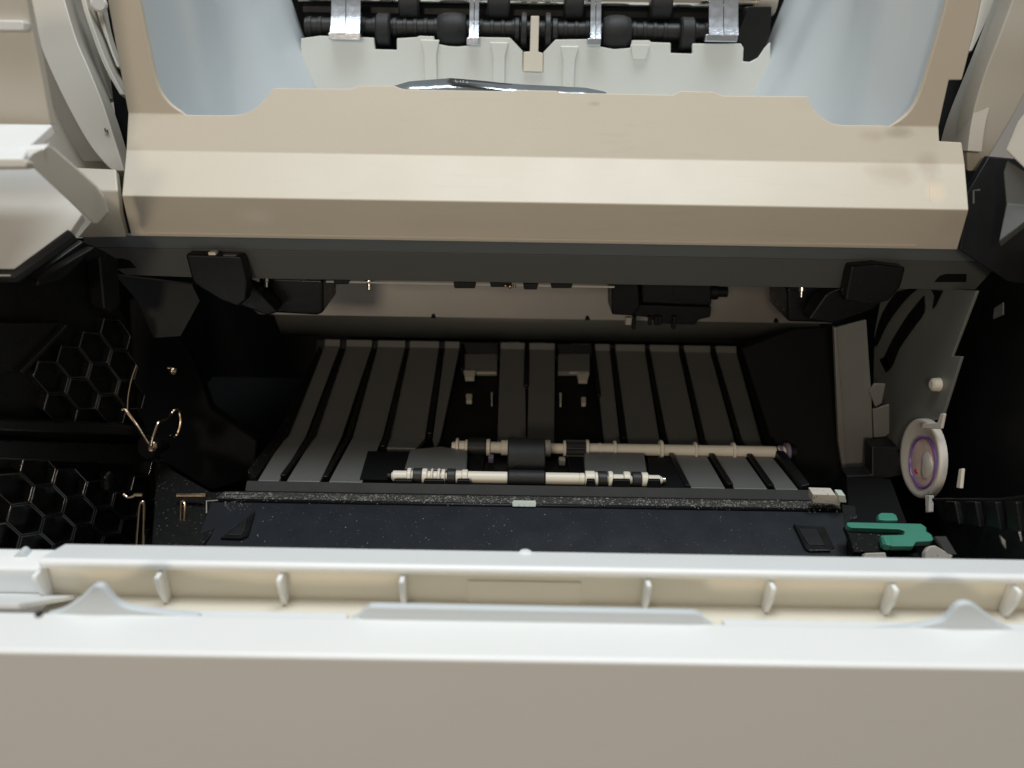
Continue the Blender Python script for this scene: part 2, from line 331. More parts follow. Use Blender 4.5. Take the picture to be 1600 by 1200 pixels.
# raised ribs round the shaft: the grid one sees between the rollers
def shaft_band(px, w=6, r=14.6): return cyl(xr(px-w/2), xr(px+w/2), r*mmpx, YX, ZX, 0.2, 20)
for px in list(range(486, 515, 16))+list(range(570, 590, 16))+list(range(618, 690, 16))+list(range(752, 812, 17))+list(range(866, 918, 17))+list(range(990, 1054, 16))+list(range(1086, 1106, 16))+list(range(1156, 1190, 16)):
    obj('shaft_rib', shaft_band(px), 'roller', shaft)
for px0, px1, r, m in ((685, 729, 27, 'rubber'), (941, 984, 27, 'rubber')):
    w = xr(px1)-xr(px0); x0 = xr(px0); rr = r*mmpx
    obj('exit_roller', lathe_x([(x0, rr*.80), (x0+.6, rr*.86), (x0+w*.25, rr*.97), (x0+w*.5, rr), (x0+w*.75, rr*.97), (x0+w-.6, rr*.86), (x0+w, rr*.8)], YX-1, ZX-1, 32), m, exitf)
for px0, px1, dy in ((590, 612, 0), (1060, 1082, 0)):
    z = zat(48 if px0 < 800 else 54, YX, px0)
    obj('pinch_roller', cyl(xr(px0), xr(px1), 25*mmpx, YX-1.5, z, 0.8, 28), 'rubber', exitf)
    hz = zat(66, YX, px0)
for px0, px1 in ((804, 812), (814, 823), (851, 860), (862, 871)):
    obj('star_wheel', cyl(xr(px0), xr(px1), (19 if px0 in (804, 862) else 27)*mmpx, YX-1, ZX-.5, 0.4, 18), 'roller', exitf)
Y2 = 413.0
for px0, px1 in ((625, 656), (762, 797), (881, 911), (1015, 1048)):
    z = zat(8, Y2, px0)
    obj('drive_roller', cyl(fx(px0, Y2, z), fx(px1, Y2, z), 23*mmpx, Y2, z, 0.8, 28), 'rubber', exitf)
z = zat(-3, Y2+1)
obj('drive_shaft', cyl(fx(466, Y2, z), fx(1182, Y2, z), 11*mmpx, Y2+1, z-.3, 0.2), 'chrome', exitf)
obj('shaft_bush', cyl(fx(1178, Y2, z), fx(1207, Y2, z), 22*mmpx, Y2-3, z+.5, 0.6), 'creamd', exitf)
obj('guide_bar', box(fx(478, 418, 0), fx(1196, 418, 0), 417, 419, zat(24, 418), zat(15, 418)), 'satin', exitf)
# silver film stops
for px0, px1, yb in ((520, 565, 60), (734, 748, 68), (921, 937, 69), (1104, 1149, 63)):
    zb = zat(yb, 400, px0); zt = zat(-40, 404, px0); zm = zat(yb-32, 397, px0)
    x0, x1 = fx(px0, 399, zb), fx(px1, 399, zb)
    side = [(394.5, zb+2.4), (396.8, zb+6), (399.6, zb+11), (402.4, zb+17.5), (404.3, zb+26), (405.5, zt)]
    gap = 0.35
    xm = (x0+x1)/2
    root = None
    for (xa, xb) in ((x0, xm-gap/2), (xm+gap/2, x1)):
        bm = bmesh.new(); pts = [(p.y, p.z) for p in smoothpath([(0, a, b) for a, b in side], 7)]
        va = [bm.verts.new((xa, p[0], p[1])) for k, p in enumerate(pts)]; vb = [bm.verts.new((xb, p[0], p[1])) for p in pts]
        for i in range(len(pts)-1): bm.faces.new((va[i], vb[i], vb[i+1], va[i+1]))
        obj('film_stop', bm, 'film', exitf, solid=0.3, smooth=False)
    obj('stop_bar', box(x0-1.4, x1+0.2, 395.8, 399.2, zb-.6, zb+2.6), 'film', exitf, bevel=0.5)
# cream paper-full lever
lever = [(829.5, 25), (842.5, 25), (841, 81), (848.5, 83), (848, 112.5), (817.5, 111.5), (818, 81), (828, 80.5)]
obj('bin_full_lever', prism([onY(x, y, 398.2) for x, y in lever], (0, 1.6, 0)), 'cream', exitf, bevel=0.25)
# dark end hook
obj('end_hook', prism([onY(x, y, 401.0) for x, y in [(1150, 62)]+arcpts([(1160, 68), (1163, 80), (1160, 97), (1175, 97), (1188, 88), (1197, 72), (1204, 45), (1206, 10)], 3)+[(1170, 10)]], (0, 8, 0)), 'satin', exitf, bevel=0.4)

# ================================================================ cross beam under the cover
PBt = (279.5, zat(378, 279.5)); PB0, PB1 = (284.5, zat(397, 284.5)), (287.5, zat(442, 287.5))
pBeam = pl2(PB0, PB1); Be = lambda x, y: onP(x, y, pBeam)
beamf = [atyz(136, PB0), atyz(1563, PB0), Be(1524, 453), atyz(1300, PB1), atyz(800, PB1), atyz(300, PB1), Be(196, 430)]
beam = obj('cross_beam', sheet([beamf]), 'steel', solid=1.4, bevel=0.3)
obj('beam_flange', sheet([[atyz(126, PBt), atyz(1574, PBt), atyz(1563, PB0), atyz(136, PB0)]]), 'flange', beam, solid=1.2, bevel=0.3)
def on_beam(poly, out=0.35, depth=1.0, m='inner', name='beam_slot'):
    n = pBeam[1] if pBeam[1].y < 0 else -pBeam[1]
    return obj(name, prism([Be(*p)+n*out for p in poly], -n*depth), m, beam)
on_beam([(160, 404), (190, 404), (203, 407), (213, 418), (160, 420)])
on_beam([(1460, 440), (1468, 431), (1478, 428), (1510, 428), (1509, 440)])
# hinge brackets that hang from the beam
def bracket(face, arm, blk):
    n = Vector((0, -1, 0))
    o = obj('hinge_bracket', prism([onY(x, y, 279.5) for x, y in face], (0, 7, 0)), 'black', None, bevel=1.0, seg=3)
    obj('bracket_arm', prism([onY(x, y, 292) for x, y in arm], (0, 9, 0)), 'black', o, bevel=1.0)
    obj('bracket_block', prism([onY(x, y, 303) for x, y in blk], (0, 26, 0)), 'black', o, bevel=1.2, seg=3)
    return o
bl = bracket([(289, 397), (377, 400), (386, 440), (384, 470), (372, 480), (345, 470), (312, 450), (300, 440)], [(318, 452), (372, 440), (400, 452), (434, 488), (418, 494), (380, 480)], [(404, 434), (505, 437), (505, 489), (495, 493), (420, 489), (404, 470)])
brk = bracket([(1330, 416), (1370, 412), (1416, 418), (1408, 448), (1390, 470), (1362, 478), (1320, 470)], [(1395, 455), (1330, 445), (1290, 460), (1262, 500), (1300, 506), (1365, 484)], [(1230, 450), (1330, 452), (1325, 480), (1300, 505), (1231, 503)])
obj('bracket_tip', box(fx(322, 280, -66), fx(334, 280, -66), 279, 282, zat(398, 280, 328), zat(393, 280, 328)), 'cream', bl, bevel=0.3)
obj('bracket_tip', box(fx(345, 280, -66), fx(366, 280, -66), 279, 282, zat(400, 280, 355), zat(397, 280, 355)), 'steel', bl, bevel=0.3)
for px, py in ((416, 436), (1253, 452), (577, 440)):
    obj('pan_screw', lathe([(0, 1.6), (2.0, 1.6), (2.3, 0.9), (4.5, 0.8), (4.8, 0.3)], onY(px, py-5, 300), (0, -0.3, -1), 14), 'chrome', beam)

# laser scanner plate at the rear of the opening
YS = 372.0
ps1 = (YS, zat(498, YS)); ps0 = (YS+3, zat(420, YS+3)); ps2 = (YS+10, zat(530, YS+10))
scan = obj('scanner_plate', sheet([[atyz(300, ps0), atyz(1330, ps0), atyz(1300, ps1), atyz(405, ps1)]]), 'mirrorp', solid=1.2, bevel=0.3)
obj('scanner_lip', sheet([[atyz(428, ps1), atyz(1282, ps1), atyz(1268, ps2), atyz(440, ps2)]]), 'steel', scan, solid=1.2)
for px, py in ((677, 497), (918, 500), (1213, 504)):
    obj('plate_notch', prism([onY(px-4, py, YS-.6), onY(px+4, py+.3, YS-.6), onY(px+2, py-6, YS-.6), onY(px-2, py-6, YS-.6)], (0, 1, 0)), 'inner', scan)
obj('scanner_edge', tube([onY(510, 440, 296), onY(730, 444.2, 296), onY(960, 448.4, 296)], 0.4, 6), 'rod', scan)
for a, b in ((520, 546), (708, 744), (765, 800), (817, 841), (860, 895)):
    c = (a+b)/2; y = 445+(c-730)*.018
    obj('scanner_clip', prism([onY(a, y-4, 294.5), onY(b, y-4, 294.5), onY(b-2, y+(6 if a in (708, 817) else 3), 294.5), onY(a+2, y+(6 if a in (708, 817) else 3), 294.5)], (0, 4, 0)), 'satin', scan, bevel=0.4)
for px, py, r in ((797, 448.5, .6), (790, 447.5, .4), (804, 448.5, .4)):
    bm = bmesh.new(); bmesh.ops.create_icosphere(bm, subdivisions=3, radius=r*1.5, matrix=Matrix.Translation(onY(px, py-1, 293.5))); obj('gold_contact', bm, 'brass', scan)
# sensor block hanging from the beam
sens = obj('sensor_block', prism([onY(x, y, 330) for x, y in ((1002, 436), (1112, 438), (1112, 478), (1004, 474))], (0, 22, 0)), 'black', bevel=0.8)
obj('sensor_wing', prism([onY(x, y, 334) for x, y in ((956, 438), (998, 438), (1000, 478), (990, 494), (956, 492))], (0, 18, 0)), 'satin', sens, bevel=0.8)
obj('sensor_skirt', prism([onY(x, y, 336) for x, y in ((996, 476), (1112, 480), (1110, 496), (1092, 500), (1086, 508), (1030, 506), (1010, 496), (990, 494))], (0, 14, 0)), 'satin', sens, bevel=0.6)
for px in (1004, 1030, 1040, 1046, 1070):
    obj('sensor_pin', box(fx(px-3, 334, -70), fx(px+3, 334, -70), 333, 336, zat(514 if px in (1004, 1070) else 508, 334, px), zat(494, 334, px)), 'satin', sens, bevel=0.3)
obj('sensor_clip', box(fx(989, 334, -70), fx(999, 334, -70), 332, 335, zat(507, 333, 993), zat(496, 333, 993)), 'creamd', sens, bevel=0.3)
obj('sensor_knob', lathe_x([(fx(1113, 340, -60), 2.2), (fx(1124, 340, -60), 2.2), (fx(1125, 340, -60), 3.6), (fx(1140, 340, -60), 3.6), (fx(1142, 340, -60), 2.4), (fx(1156, 340, -60), 2.4)], 340, zat(456, 340, 1130), 16), 'satin', sens)

# ================================================================ paper guide: grey strips between black ribs
G0 = (266.0, zat(757, 266, 822)); 
kz = lambda y, py: (y, zat(py, y, 822))
G1 = kz(317.0, 687); G2 = kz(386.0, 546); G3 = kz(388.5, 538)
def gpt(px, py):            # pixel -> place on the bent guide
    p = onP(px, py, pl2(G0, G1))
    return p if p.y <= G1[0] else onP(px, py, pl2(G1, G2))
guide = obj('paper_guide', profile([(262, G0[1]-4), (317, G1[1]-4), (386, G2[1]-4), (390, G2[1]+2), (393, G2[1]-2), (386, G2[1]-8), (317, G1[1]-9), (262, G0[1]-9)], fx(385, *G0), fx(1262, *G0)), 'satin')
def strip(pts, m='guide', th=2.6, name='guide_strip'):
    """left edge top->bottom then right edge bottom->top, split at the bend"""
    L_, R_ = pts
    faces = []
    for (a, b), (c, d) in zip(zip(L_, L_[1:]), zip(R_, R_[1:])):
        faces.append([a, b, d, c])
    bm = sheet(faces, (0, 0, 200)); return obj(name, bm, m, guide, solid=th, bevel=0.3)
def yz_on(y):
    return (y, lerp(G0[1], G1[1], (y-G0[0])/(G1[0]-G0[0]))) if y <= G1[0] else (y, lerp(G1[1], G2[1], (y-G1[0])/(G2[0]-G1[0])))
TIP = 9.0
def full_strip(tl, tr, kl, kr, bl_, br_, yend=None):
    rows = []
    for px0, px1, yz in ((tl, tr, G2), (kl, kr, G1), (bl_, br_, G0)):
        rows.append((Vector((fx(px0, *yz), *yz)), Vector((fx(px1, *yz), *yz))))
    # rounded front nose
    a, b = rows[-1]; nose = (G0[0]-1.6, G0[1]-1.3)
    rows.append((Vector((a.x, *nose)), Vector((b.x, *nose))))
    # rear upturn
    t0, t1 = rows[0]; up = (G2[0]+2.0, G2[1]+3.2)
    rows.insert(0, (Vector((t0.x, *up)), Vector((t1.x, *up))))
    return strip(([r[0] for r in rows], [r[1] for r in rows]))
full_strip(507, 531, 445, 478, 403, 436)
full_strip(541, 581, 491, 534, 448, 500)
full_strip(590, 633, 551, 598, 514, 566)
def part_strip(tl, tr, kl, kr, yc, cl=None, cr_=None):
    cz = yz_on(yc); f = (yc-G1[0])/(G0[0]-G1[0])
    rows = [(Vector((fx(tl, *G2), G2[0]+2, G2[1]+3.2)), Vector((fx(tr, *G2), G2[0]+2, G2[1]+3.2))), (Vector((fx(tl, *G2), *G2)), Vector((fx(tr, *G2), *G2))),
            (Vector((fx(kl, *G1), *G1)), Vector((fx(kr, *G1), *G1)))]
    if cl is not None: rows.append((Vector((fx(cl, *cz), *cz)), Vector((fx(cr_, *cz), *cz))))
    return strip(([r[0] for r in rows], [r[1] for r in rows]))
part_strip(640, 686, 609, 664, 304, 604, 650)
part_strip(695, 718, 676, 688, 309, 678, 684)
part_strip(782, 820, 777, 822, 306, 776, 822)
part_strip(827, 867, 824, 866, 306, 823, 866)
part_strip(930, 953, 944, 969, 306, 946, 972)
part_strip(962, 1008, 981, 1031, 306, 984, 1036)
full_strip(1015, 1061, 1044, 1092, 1080, 1133)
full_strip(1069, 1110, 1103, 1149, 1147, 1199)
full_strip(1119, 1151, 1161, 1190, 1212, 1247)
for a, b in ((725, 777), (872, 922)):           # short steps beside the centre strip
    part = [(a, 550), (b, 550), (b, 578), (a, 578)]
    obj('guide_step', prism([gpt(*p)+Vector((0, 0, -1)) for p in part], (0, 0, -2.5)), 'guide', guide, bevel=0.3)
    obj('step_edge', prism([gpt(a+18, 579)+Vector((0, 0, -.4)), gpt(b-2, 579)+Vector((0, 0, -.4)), gpt(b-2, 580.4)+Vector((0, 0, -.4)), gpt(a+18, 580.4)+Vector((0, 0, -.4))], (0, 0, -1)), 'creamd', guide)
for x0, x1, y0 in ((724, 744, 581), (901, 921, 585)):
    obj('pinch_tab', prism([gpt(x0, y0)+Vector((0, 0, 1)), gpt(x1, y0)+Vector((0, 0, 1)), gpt(x1-1, y0+3)+Vector((0, 0, 1)), gpt(x1-3, y0+10), gpt(x0+3, y0+10), gpt(x0+1, y0+3)+Vector((0, 0, 1))], (0, .5, -2.0)), 'creamd', guide, bevel=0.3)
for x0, x1, y0, y1 in ((728, 738, 615, 626), (767, 770, 612, 630), (874, 878, 613, 631), (908, 916, 620, 630)):
    obj('idler_peg', prism([gpt(x0, y0), gpt(x1, y0), gpt(x1-.5, y1), gpt(x0+.5, y1)], (0, 0, -2)), 'creamd', guide, bevel=0.3)
# black ribs standing between the strips
def rib(pts, w, h=1.3):
    P = [gpt(*p) for p in pts]
    a = []; 
    bm = bmesh.new()
    rows = [(p+Vector((-w/2, 0, -2)), p+Vector((-w/2, 0, h)), p+Vector((w/2, 0, h)), p+Vector((w/2, 0, -2))) for p in P]
    vs = [[bm.verts.new(q) for q in r] for r in rows]
    for r0, r1 in zip(vs, vs[1:]):
        for k in range(4): bm.faces.new((r0[k], r0[(k+1) % 4], r1[(k+1) % 4], r1[k]))
    bm.faces.new(vs[0]); bm.faces.new(vs[-1][::-1])
    return obj('guide_rib', bm, 'black', guide, bevel=0.4)
for pts, w in ((((536, 548), (485, 687), (442, 746)), 2.2), (((585, 548), (543, 687), (508, 748)), 2.2), (((636, 548), (604, 687), (598, 700)), 2.2), (((690, 548), (671, 680)), 2.2),
               (((722, 540), (722, 580)), 1.5), (((779, 540), (779, 560)), 1.2), (((823, 540), (822, 605)), 2.6), (((869, 540), (869, 560)), 1.2), (((926, 540), (936, 620)), 1.8),
               (((957, 548), (975, 688)), 2.2), (((1012, 548), (1038, 690)), 2.2), (((1065, 548), (1098, 690), (1141, 760)), 2.4), (((1114, 548), (1155, 690), (1205, 762)), 2.4)):
    rib(pts, w)
for pts in (((1046, 706), (1074, 762)),):
    rib(pts, 2.2)
# front pads beside the pick-up roller
def pad(poly, lift=2.0, name='front_pad'):
    top = [gpt(*p)+Vector((0, 0, lift)) for p in poly]
    return obj(name, prism(top, (0, 0, -4)), 'guide', guide, bevel=0.7)
pad([(641, 708), (690, 703), (731, 711), (729, 742), (632, 738)])
pad([(912, 713), (1006, 715), (1012, 752), (914, 750)])
obj('pad_edge', prism([gpt(606, 706), gpt(637, 706.5), gpt(637, 708), gpt(606, 707.5)], (0, 0, -1)), 'creamd', guide)
obj('pad_well', prism([gpt(575, 706)+Vector((0, 0, .4)), gpt(640, 707)+Vector((0, 0, .4)), gpt(632, 752)+Vector((0, 0, .4)), gpt(562, 750)+Vector((0, 0, .4))], (0, 0, -3)), 'inner', guide)
obj('pad_well', prism([gpt(1012, 716)+Vector((0, 0, .4)), gpt(1046, 716)+Vector((0, 0, .4)), gpt(1078, 764)+Vector((0, 0, .4)), gpt(1014, 762)+Vector((0, 0, .4))], (0, 0, -3)), 'inner', guide)
# side cheeks of the guide
obj('guide_cheek', prism([gpt(500, 548)+Vector((0, 0, 3)), gpt(432, 690)+Vector((0, 0, 4)), gpt(388, 748)+Vector((0, 0, 4)), gpt(400, 748)+Vector((0, 0, 0)), gpt(442, 690), gpt(505, 548)], (0, 0, -6)), 'dusty', guide, bevel=0.5)
obj('guide_cheek', prism([gpt(1153, 548)+Vector((0, 0, 2)), gpt(1194, 690)+Vector((0, 0, 2)), gpt(1251, 766)+Vector((0, 0, 2)), gpt(1264, 766)+Vector((0, 0, 3)), gpt(1206, 690)+Vector((0, 0, 3)), gpt(1158, 548)+Vector((0, 0, 3))], (0, 0, -6)), 'satin', guide, bevel=0.5)
# a printed label and rear edge under the scanner
for a, b, y in ((795, 812, 537), (833, 852, 538), (872, 888, 540), (892, 922, 540), (928, 940, 541), (976, 1008, 545)):
    obj('label_scrap', prism([onY(a, y-2.5, 391), onY(b, y-2.3, 391), onY(b, y+3, 391), onY(a, y+2.8, 391)], (0, .4, 0)), 'creamd', guide)

# ================================================================ pick-up shafts
YA, ZA = 303.0, zat(700, 303, 822)
sA = Vector((0, YA, ZA)).dot(FW)/F
xa = lambda p: fx(p, YA, ZA)
def collar(p0, p1, r, m='cream', nm='collar', par=None, cyz=None, s=None, xf=None, ch=0.25, n=24):
    return obj(nm, cyl(xf(p0), xf(p1), r*s, cyz[0], cyz[1], min(ch, (xf(p1)-xf(p0))*.4), n), m, par)
shA = obj('feed_shaft', cyl(xa(706), xa(1232), 8*sA, YA, ZA), 'cream')
ka = dict(par=shA, cyz=(YA, ZA), s=sA, xf=xa)
for p0, p1, r in ((712.5, 717, 14), (727, 731, 12), (717, 727, 10), (760, 766, 13.5), (766, 783, 9), (783, 794, 12), (849, 860, 13), (880, 884, 13.5), (915, 920, 15), (935, 940, 10), (958, 962.5, 14), (1030, 1035, 16), (1084, 1088, 14), (1143, 1148, 14)):
    collar(p0, p1, r, **ka)
collar(920, 1226, 9.2, nm='shaft_sleeve', **ka)
collar(1216, 1221, 11, 'lavender', nm='end_disc', **ka); collar(1226, 1232, 15, 'lavender', nm='end_disc', **ka); collar(1232, 1243, 10, 'satin', nm='end_bush', **ka)
collar(732, 759, 15, 'roller', nm='feed_roller', **ka)
bm = bmesh.new(); ring = []
for k in range(40):
    t = 2*math.pi*k/40; r = (14.6 if k % 4 < 2 else 11.8)*sA; ring.append((YA+r*math.cos(t), ZA+r*math.sin(t)))
add_profile(bm, ring, xa(884), xa(914))
obj('feed_gear', bm, 'roller', shA)
YPk = 287.0; ZPk = zat(717, YPk, 822)
obj('pickup_roller', cyl(fx(793, YPk, ZPk), fx(851, YPk, ZPk), 9.0, YPk, ZPk, 0.5, 40), 'rubber', shA)
obj('roller_frame', box(xa(733), xa(757), 282, 300, ZA-7, ZA-2), 'satin', shA, bevel=0.6)
obj('roller_frame', box(xa(886), xa(911), 282, 300, ZA-7, ZA-2), 'satin', shA, bevel=0.6)
obj('frame_pin', box(xa(764), xa(772), 294, 297, zat(718, 296)-1, zat(718, 296)+2), 'lavender', shA, bevel=0.3)
obj('frame_pin', box(xa(872), xa(882), 294, 297, zat(720, 296)-1, zat(720, 296)+2), 'creamd', shA, bevel=0.3)

YL, ZL = 267.5, zat(747, 267.5, 822)
sL = Vector((0, YL, ZL)).dot(FW)/F
xl = lambda p: fx(p, YL, ZL)
shB = obj('registration_shaft', cyl(xl(612), xl(1034), 6.5*sL, YL, ZL), 'cream')
kb = dict(par=shB, cyz=(YL, ZL), s=sL, xf=xl)
for p0, p1, r in ((614, 637, 8.5), (637, 643, 13), (643, 648, 9), (660, 668, 12.5), (668, 674, 9), (674, 677, 13), (677, 684, 8.5), (684, 688, 13), (690, 696, 12), (712, 722, 10), (722, 731, 12), (731, 793, 9.4), (852, 905, 9.4), (905, 913, 9.5), (914, 929, 13), (929, 934, 11), (950, 957, 13), (957, 974, 8.4), (974, 984, 13), (1002, 1012, 12), (1012, 1031, 8)):
    collar(p0, p1, r, **kb)
for p0, p1 in ((646, 660), (699, 712), (934, 948), (987, 1001)):
    collar(p0, p1, 13, 'roller', nm='rubber_band', **kb)
collar(793, 852, 12.5, 'rubber', nm='drive_roller', ch=0.6, n=32, **kb)
collar(605, 612, 5, 'satin', nm='end_bush', **kb); collar(1034, 1040, 6, 'chrome', nm='end_bush', **kb)
for p0, p1 in ((616, 650), (662, 698), (713, 738), (912, 930), (952, 984), (1006, 1030)):
    z = zat(755, 262.5, p0)
    obj('shaft_saddle', prism([(xl(p0), 261.8, z-4), (xl(p1), 261.8, z-4), (xl(p1-3), 261.8, z+1.8), (xl(p0+3), 261.8, z+1.8)], (0, 1.6, 0)), 'satin', guide, bevel=0.3)

# ================================================================ front transfer plate
T0 = (262.0, zat(757.5, 262, 822)); T1 = (258.5, zat(775, 258.5, 822)); T2 = (252, zat(786.5, 252, 822)); T3 = (251, zat(792, 251, 822)); T4 = (226.0, zat(872, 226, 822))
def band(a, b, pa0, pa1, pb0, pb1, m, name, par=None, th=2.0, bevel=0.4):
    return obj(name, sheet([[atyz(pa0, a), atyz(pb0, b), atyz(pb1, b), atyz(pa1, a)]], (0, 0, 200)), m, par, solid=th, bevel=bevel)
plate = band(T3, T4, 330, 1318, 300, 1328, 'plate', 'transfer_plate', th=2.4)
obj('front_bar', profile([(T0[0], T0[1]), (T1[0], T1[1]), (T1[0]+4, T1[1]-6), (T0[0]+3, T0[1]-8)], fx(385, *T0), fx(1270, *T0)), 'bar', plate, bevel=0.5)
led = band(T1, T2, 350, 1312, 335, 1314, 'ledge', 'dusty_ledge', plate)
band(T2, T3, 335, 1314, 332, 1316, 'satin', 'ledge_step', plate, bevel=0)
obj('centre_clip', prism([onP(x, y, pl2(T2, T3))+Vector((0, -.6, .6)) for x, y in ((802, 782.5), (836, 783), (838, 786), (837, 793), (801, 792.5), (800, 786))], (0, 1.5, -1)), 'lens', plate, bevel=0.3)
def onT(px, py, k=0.0): return onP(px, py, pl2(T3, T4))+Vector((0, -.25, .97))*k
def recess(outer, inner):
    o = obj('latch_recess', prism([onT(*p, 0.4) for p in outer], (0, .3, -2)), 'black', plate, bevel=0.3, seg=2)
    obj('latch_pocket', prism([onT(*p, 0.75) for p in inner], (0, .3, -2)), 'satin', plate, bevel=0.5, seg=2)
    return o
recess([(344, 842), (398, 800), (392, 825), (386, 840), (378, 843)], [(352, 838), (388, 808), (384, 828), (378, 838)])
recess([(1239, 821), (1250, 842), (1256, 858), (1262, 862), (1296, 862), (1304, 856), (1288, 824)], [(1246, 826), (1258, 846), (1263, 853), (1290, 854), (1276, 827)])
for poly in ([(346, 842.5), (378, 843.5), (387, 840), (398, 802)], [(1240, 822), (1258, 859), (1263, 862.5), (1298, 862.5)]):
    obj('latch_edge', tube([onT(*p, 0.9) for p in poly], 0.35, 6), 'black', plate)
# left end of the plate, dusty floor pieces beside it
obj('plate_end', prism([onT(*p, -.8) for p in ((270, 872), (345, 784), (385, 770), (392, 784), (338, 790), (310, 872))], (0, .5, -3)), 'dusty', plate, bevel=0.4)
obj('corner_mark', tube([onT(323, 803, .4), onT(323, 784, .4), onT(341, 783, .4)], 0.25, 6), 'creamd', plate)
obj('plate_end', prism([onT(*p, -.8) for p in ((1316, 785), (1338, 788), (1352, 872), (1322, 872))], (0, .5, -3)), 'dusty', plate, bevel=0.4)
# loose dust: nobody could count it
bm = bmesh.new()
def grain(p, r):
    v = [bm.verts.new(p+Vector(d)*r*random.uniform(.6, 1.2)) for d in ((1, 0, 0), (-.5, .87, 0), (-.5, -.87, 0), (0, 0, 1))]
    for f in ((0, 1, 3), (1, 2, 3), (2, 0, 3), (0, 2, 1)): bm.faces.new([v[i] for i in f])
for _ in range(1500):
    u = random.random(); px = random.uniform(345, 1310); py = random.gauss(782, 3.5) + (px-822)*.017
    if mathutils.noise.noise(Vector((px*.012, 3, 0)))+.25*random.random() < -.05: continue
    grain(onP(px, max(775.5, py)+0, pl2(T1, T2))+Vector((0, 0, .05)), random.uniform(.10, .34))
for _ in range(260):
    px = random.uniform(400, 1235); py = random.uniform(797, 866)+(px-822)*.017
    grain(onT(px, py, 0.05), random.uniform(.09, .22)*(1.7 if random.random() < .06 else 1))
for _ in range(260):
    px = random.gauss(360, 22); py = random.gauss(775, 10)
    grain(onT(max(352, px), max(771, py), .1), random.uniform(.1, .3))
obj('toner_dust', bm, 'dust', plate, smooth=False, kind='stuff')
# dirty white end pieces at the right
obj('plate_end_cap', prism([onY(x, y, 250) for x, y in ((1270, 772), (1305, 773), (1314, 785), (1312, 792), (1302, 788), (1270, 786))], (0, 5, 0)), 'dirty', plate, bevel=0.3)
obj('plate_end_clip', prism([onY(x, y, 249) for x, y in ((1310, 773), (1321, 774), (1323, 786), (1311, 785))], (0, 4, 0)), 'lens', plate, bevel=0.3)

# ================================================================ left side of the bay
wl0 = onD(235, 700, 322); wl1 = onD(0, 700, 262)
n_ = (wl1-wl0).cross(Vector((0, 0, 1))).normalized()
pLW = (wl0, n_ if n_.x > 0 else -n_)
def onL(px, py, k=0.0): return onP(px, py, pLW)+pLW[1]*k
lw = obj('left_side_frame', prism([onL(*p) for p in ((-120, 380), (105, 372), (165, 430), (205, 520), (215, 640), (240, 720), (260, 900), (-120, 900))], -pLW[1]*3), 'black', bevel=0.4)
dY = (wl0-wl1).normalized()
R = 7.3
E1 = dY*math.cos(math.radians(27))-Vector((0, 0, 1))*math.sin(math.radians(27)); UPW = Vector((0, 0, 1))*math.cos(math.radians(27))+dY*math.sin(math.radians(27))
def hexring(c, R_, ri, h):
    bm = bmesh.new(); o = []
    for k in range(6):
        t = math.radians(60*k+30)
        o.append((math.cos(t), math.sin(t)))
    lay = []
    for rr, hh in ((R_, 0), (R_, h), (ri, h), (ri, 0)):
        lay.append([bm.verts.new(c + E1*(x*rr) + UPW*(y*rr) + pLW[1]*hh) for x, y in o])
    for a, b in zip(lay, lay[1:]+lay[:1]):
        for k in range(6): bm.faces.new((a[k], a[(k+1) % 6], b[(k+1) % 6], b[k]))
    return bm
def inside(p, poly):
    x, y = p; r = False; n = len(poly)
    for i in range(n):
        x1, y1 = poly[i]; x2, y2 = poly[(i+1) % n]
        if (y1 > y) != (y2 > y) and x < (x2-x1)*(y-y1)/(y2-y1)+x1: r = not r
    return r
def project(p): d = p.dot(FW); return (800+F*p.dot(RT)/d, 600-F*p.dot(UP)/d)
def honey(poly, origin_px, par):
    first = None; o0 = onL(*origin_px)
    for i in range(-9, 10):
        for j in range(-9, 10):
            c = o0 + E1*((i+0.5*(j % 2))*math.sqrt(3)*R) + UPW*(j*1.5*R)
            if not inside(project(c), poly): continue
            if first is None:
                first = obj('honeycomb_cell', hexring(c, R-.05, R-.9, 4.5), 'gloss', par, bevel=0.32, seg=3)
            else: clone(first, loc=c+pLW[1]*2.25)
honey([(0, 712), (112, 718), (140, 745), (150, 775), (200, 760), (250, 715), (250, 905), (-20, 905)], (112, 795), lw)
honey([(55, 585), (130, 500), (205, 520), (215, 650), (50, 645)], (150, 590), lw)
# rails and ledges on the frame
def lprism(poly, k0, k1, m='black', name='frame_ledge', par=None, bevel=0.8):
    return obj(name, prism([onL(*p, k0) for p in poly], pLW[1]*(k1-k0)), m, par or lw, bevel=bevel)
lprism([(-120, 640), (195, 660), (212, 668), (212, 676), (-120, 660)], 0, 9)
lprism([(-120, 676), (205, 690), (215, 715), (205, 722), (120, 718), (-120, 708)], 0, 6)
lprism([(-120, 500), (20, 500), (75, 500), (5, 575), (-120, 590)], 0, 7)
lprism([(75, 500), (80, 505), (8, 578), (2, 572)], 0, 9.5, bevel=0.6, name='frame_rib')
lprism([(20, 430), (105, 372), (135, 385), (160, 400), (166, 470), (150, 485), (138, 478), (130, 400)], 1, 8)
lprism([(100, 385), (112, 380), (60, 432), (20, 440), (20, 430)], 8, 12, 'satin', bevel=0.6)
lprism([(150, 740), (162, 728), (168, 740), (165, 762), (152, 765)], 0, 5, bevel=1.6, name='frame_boss')
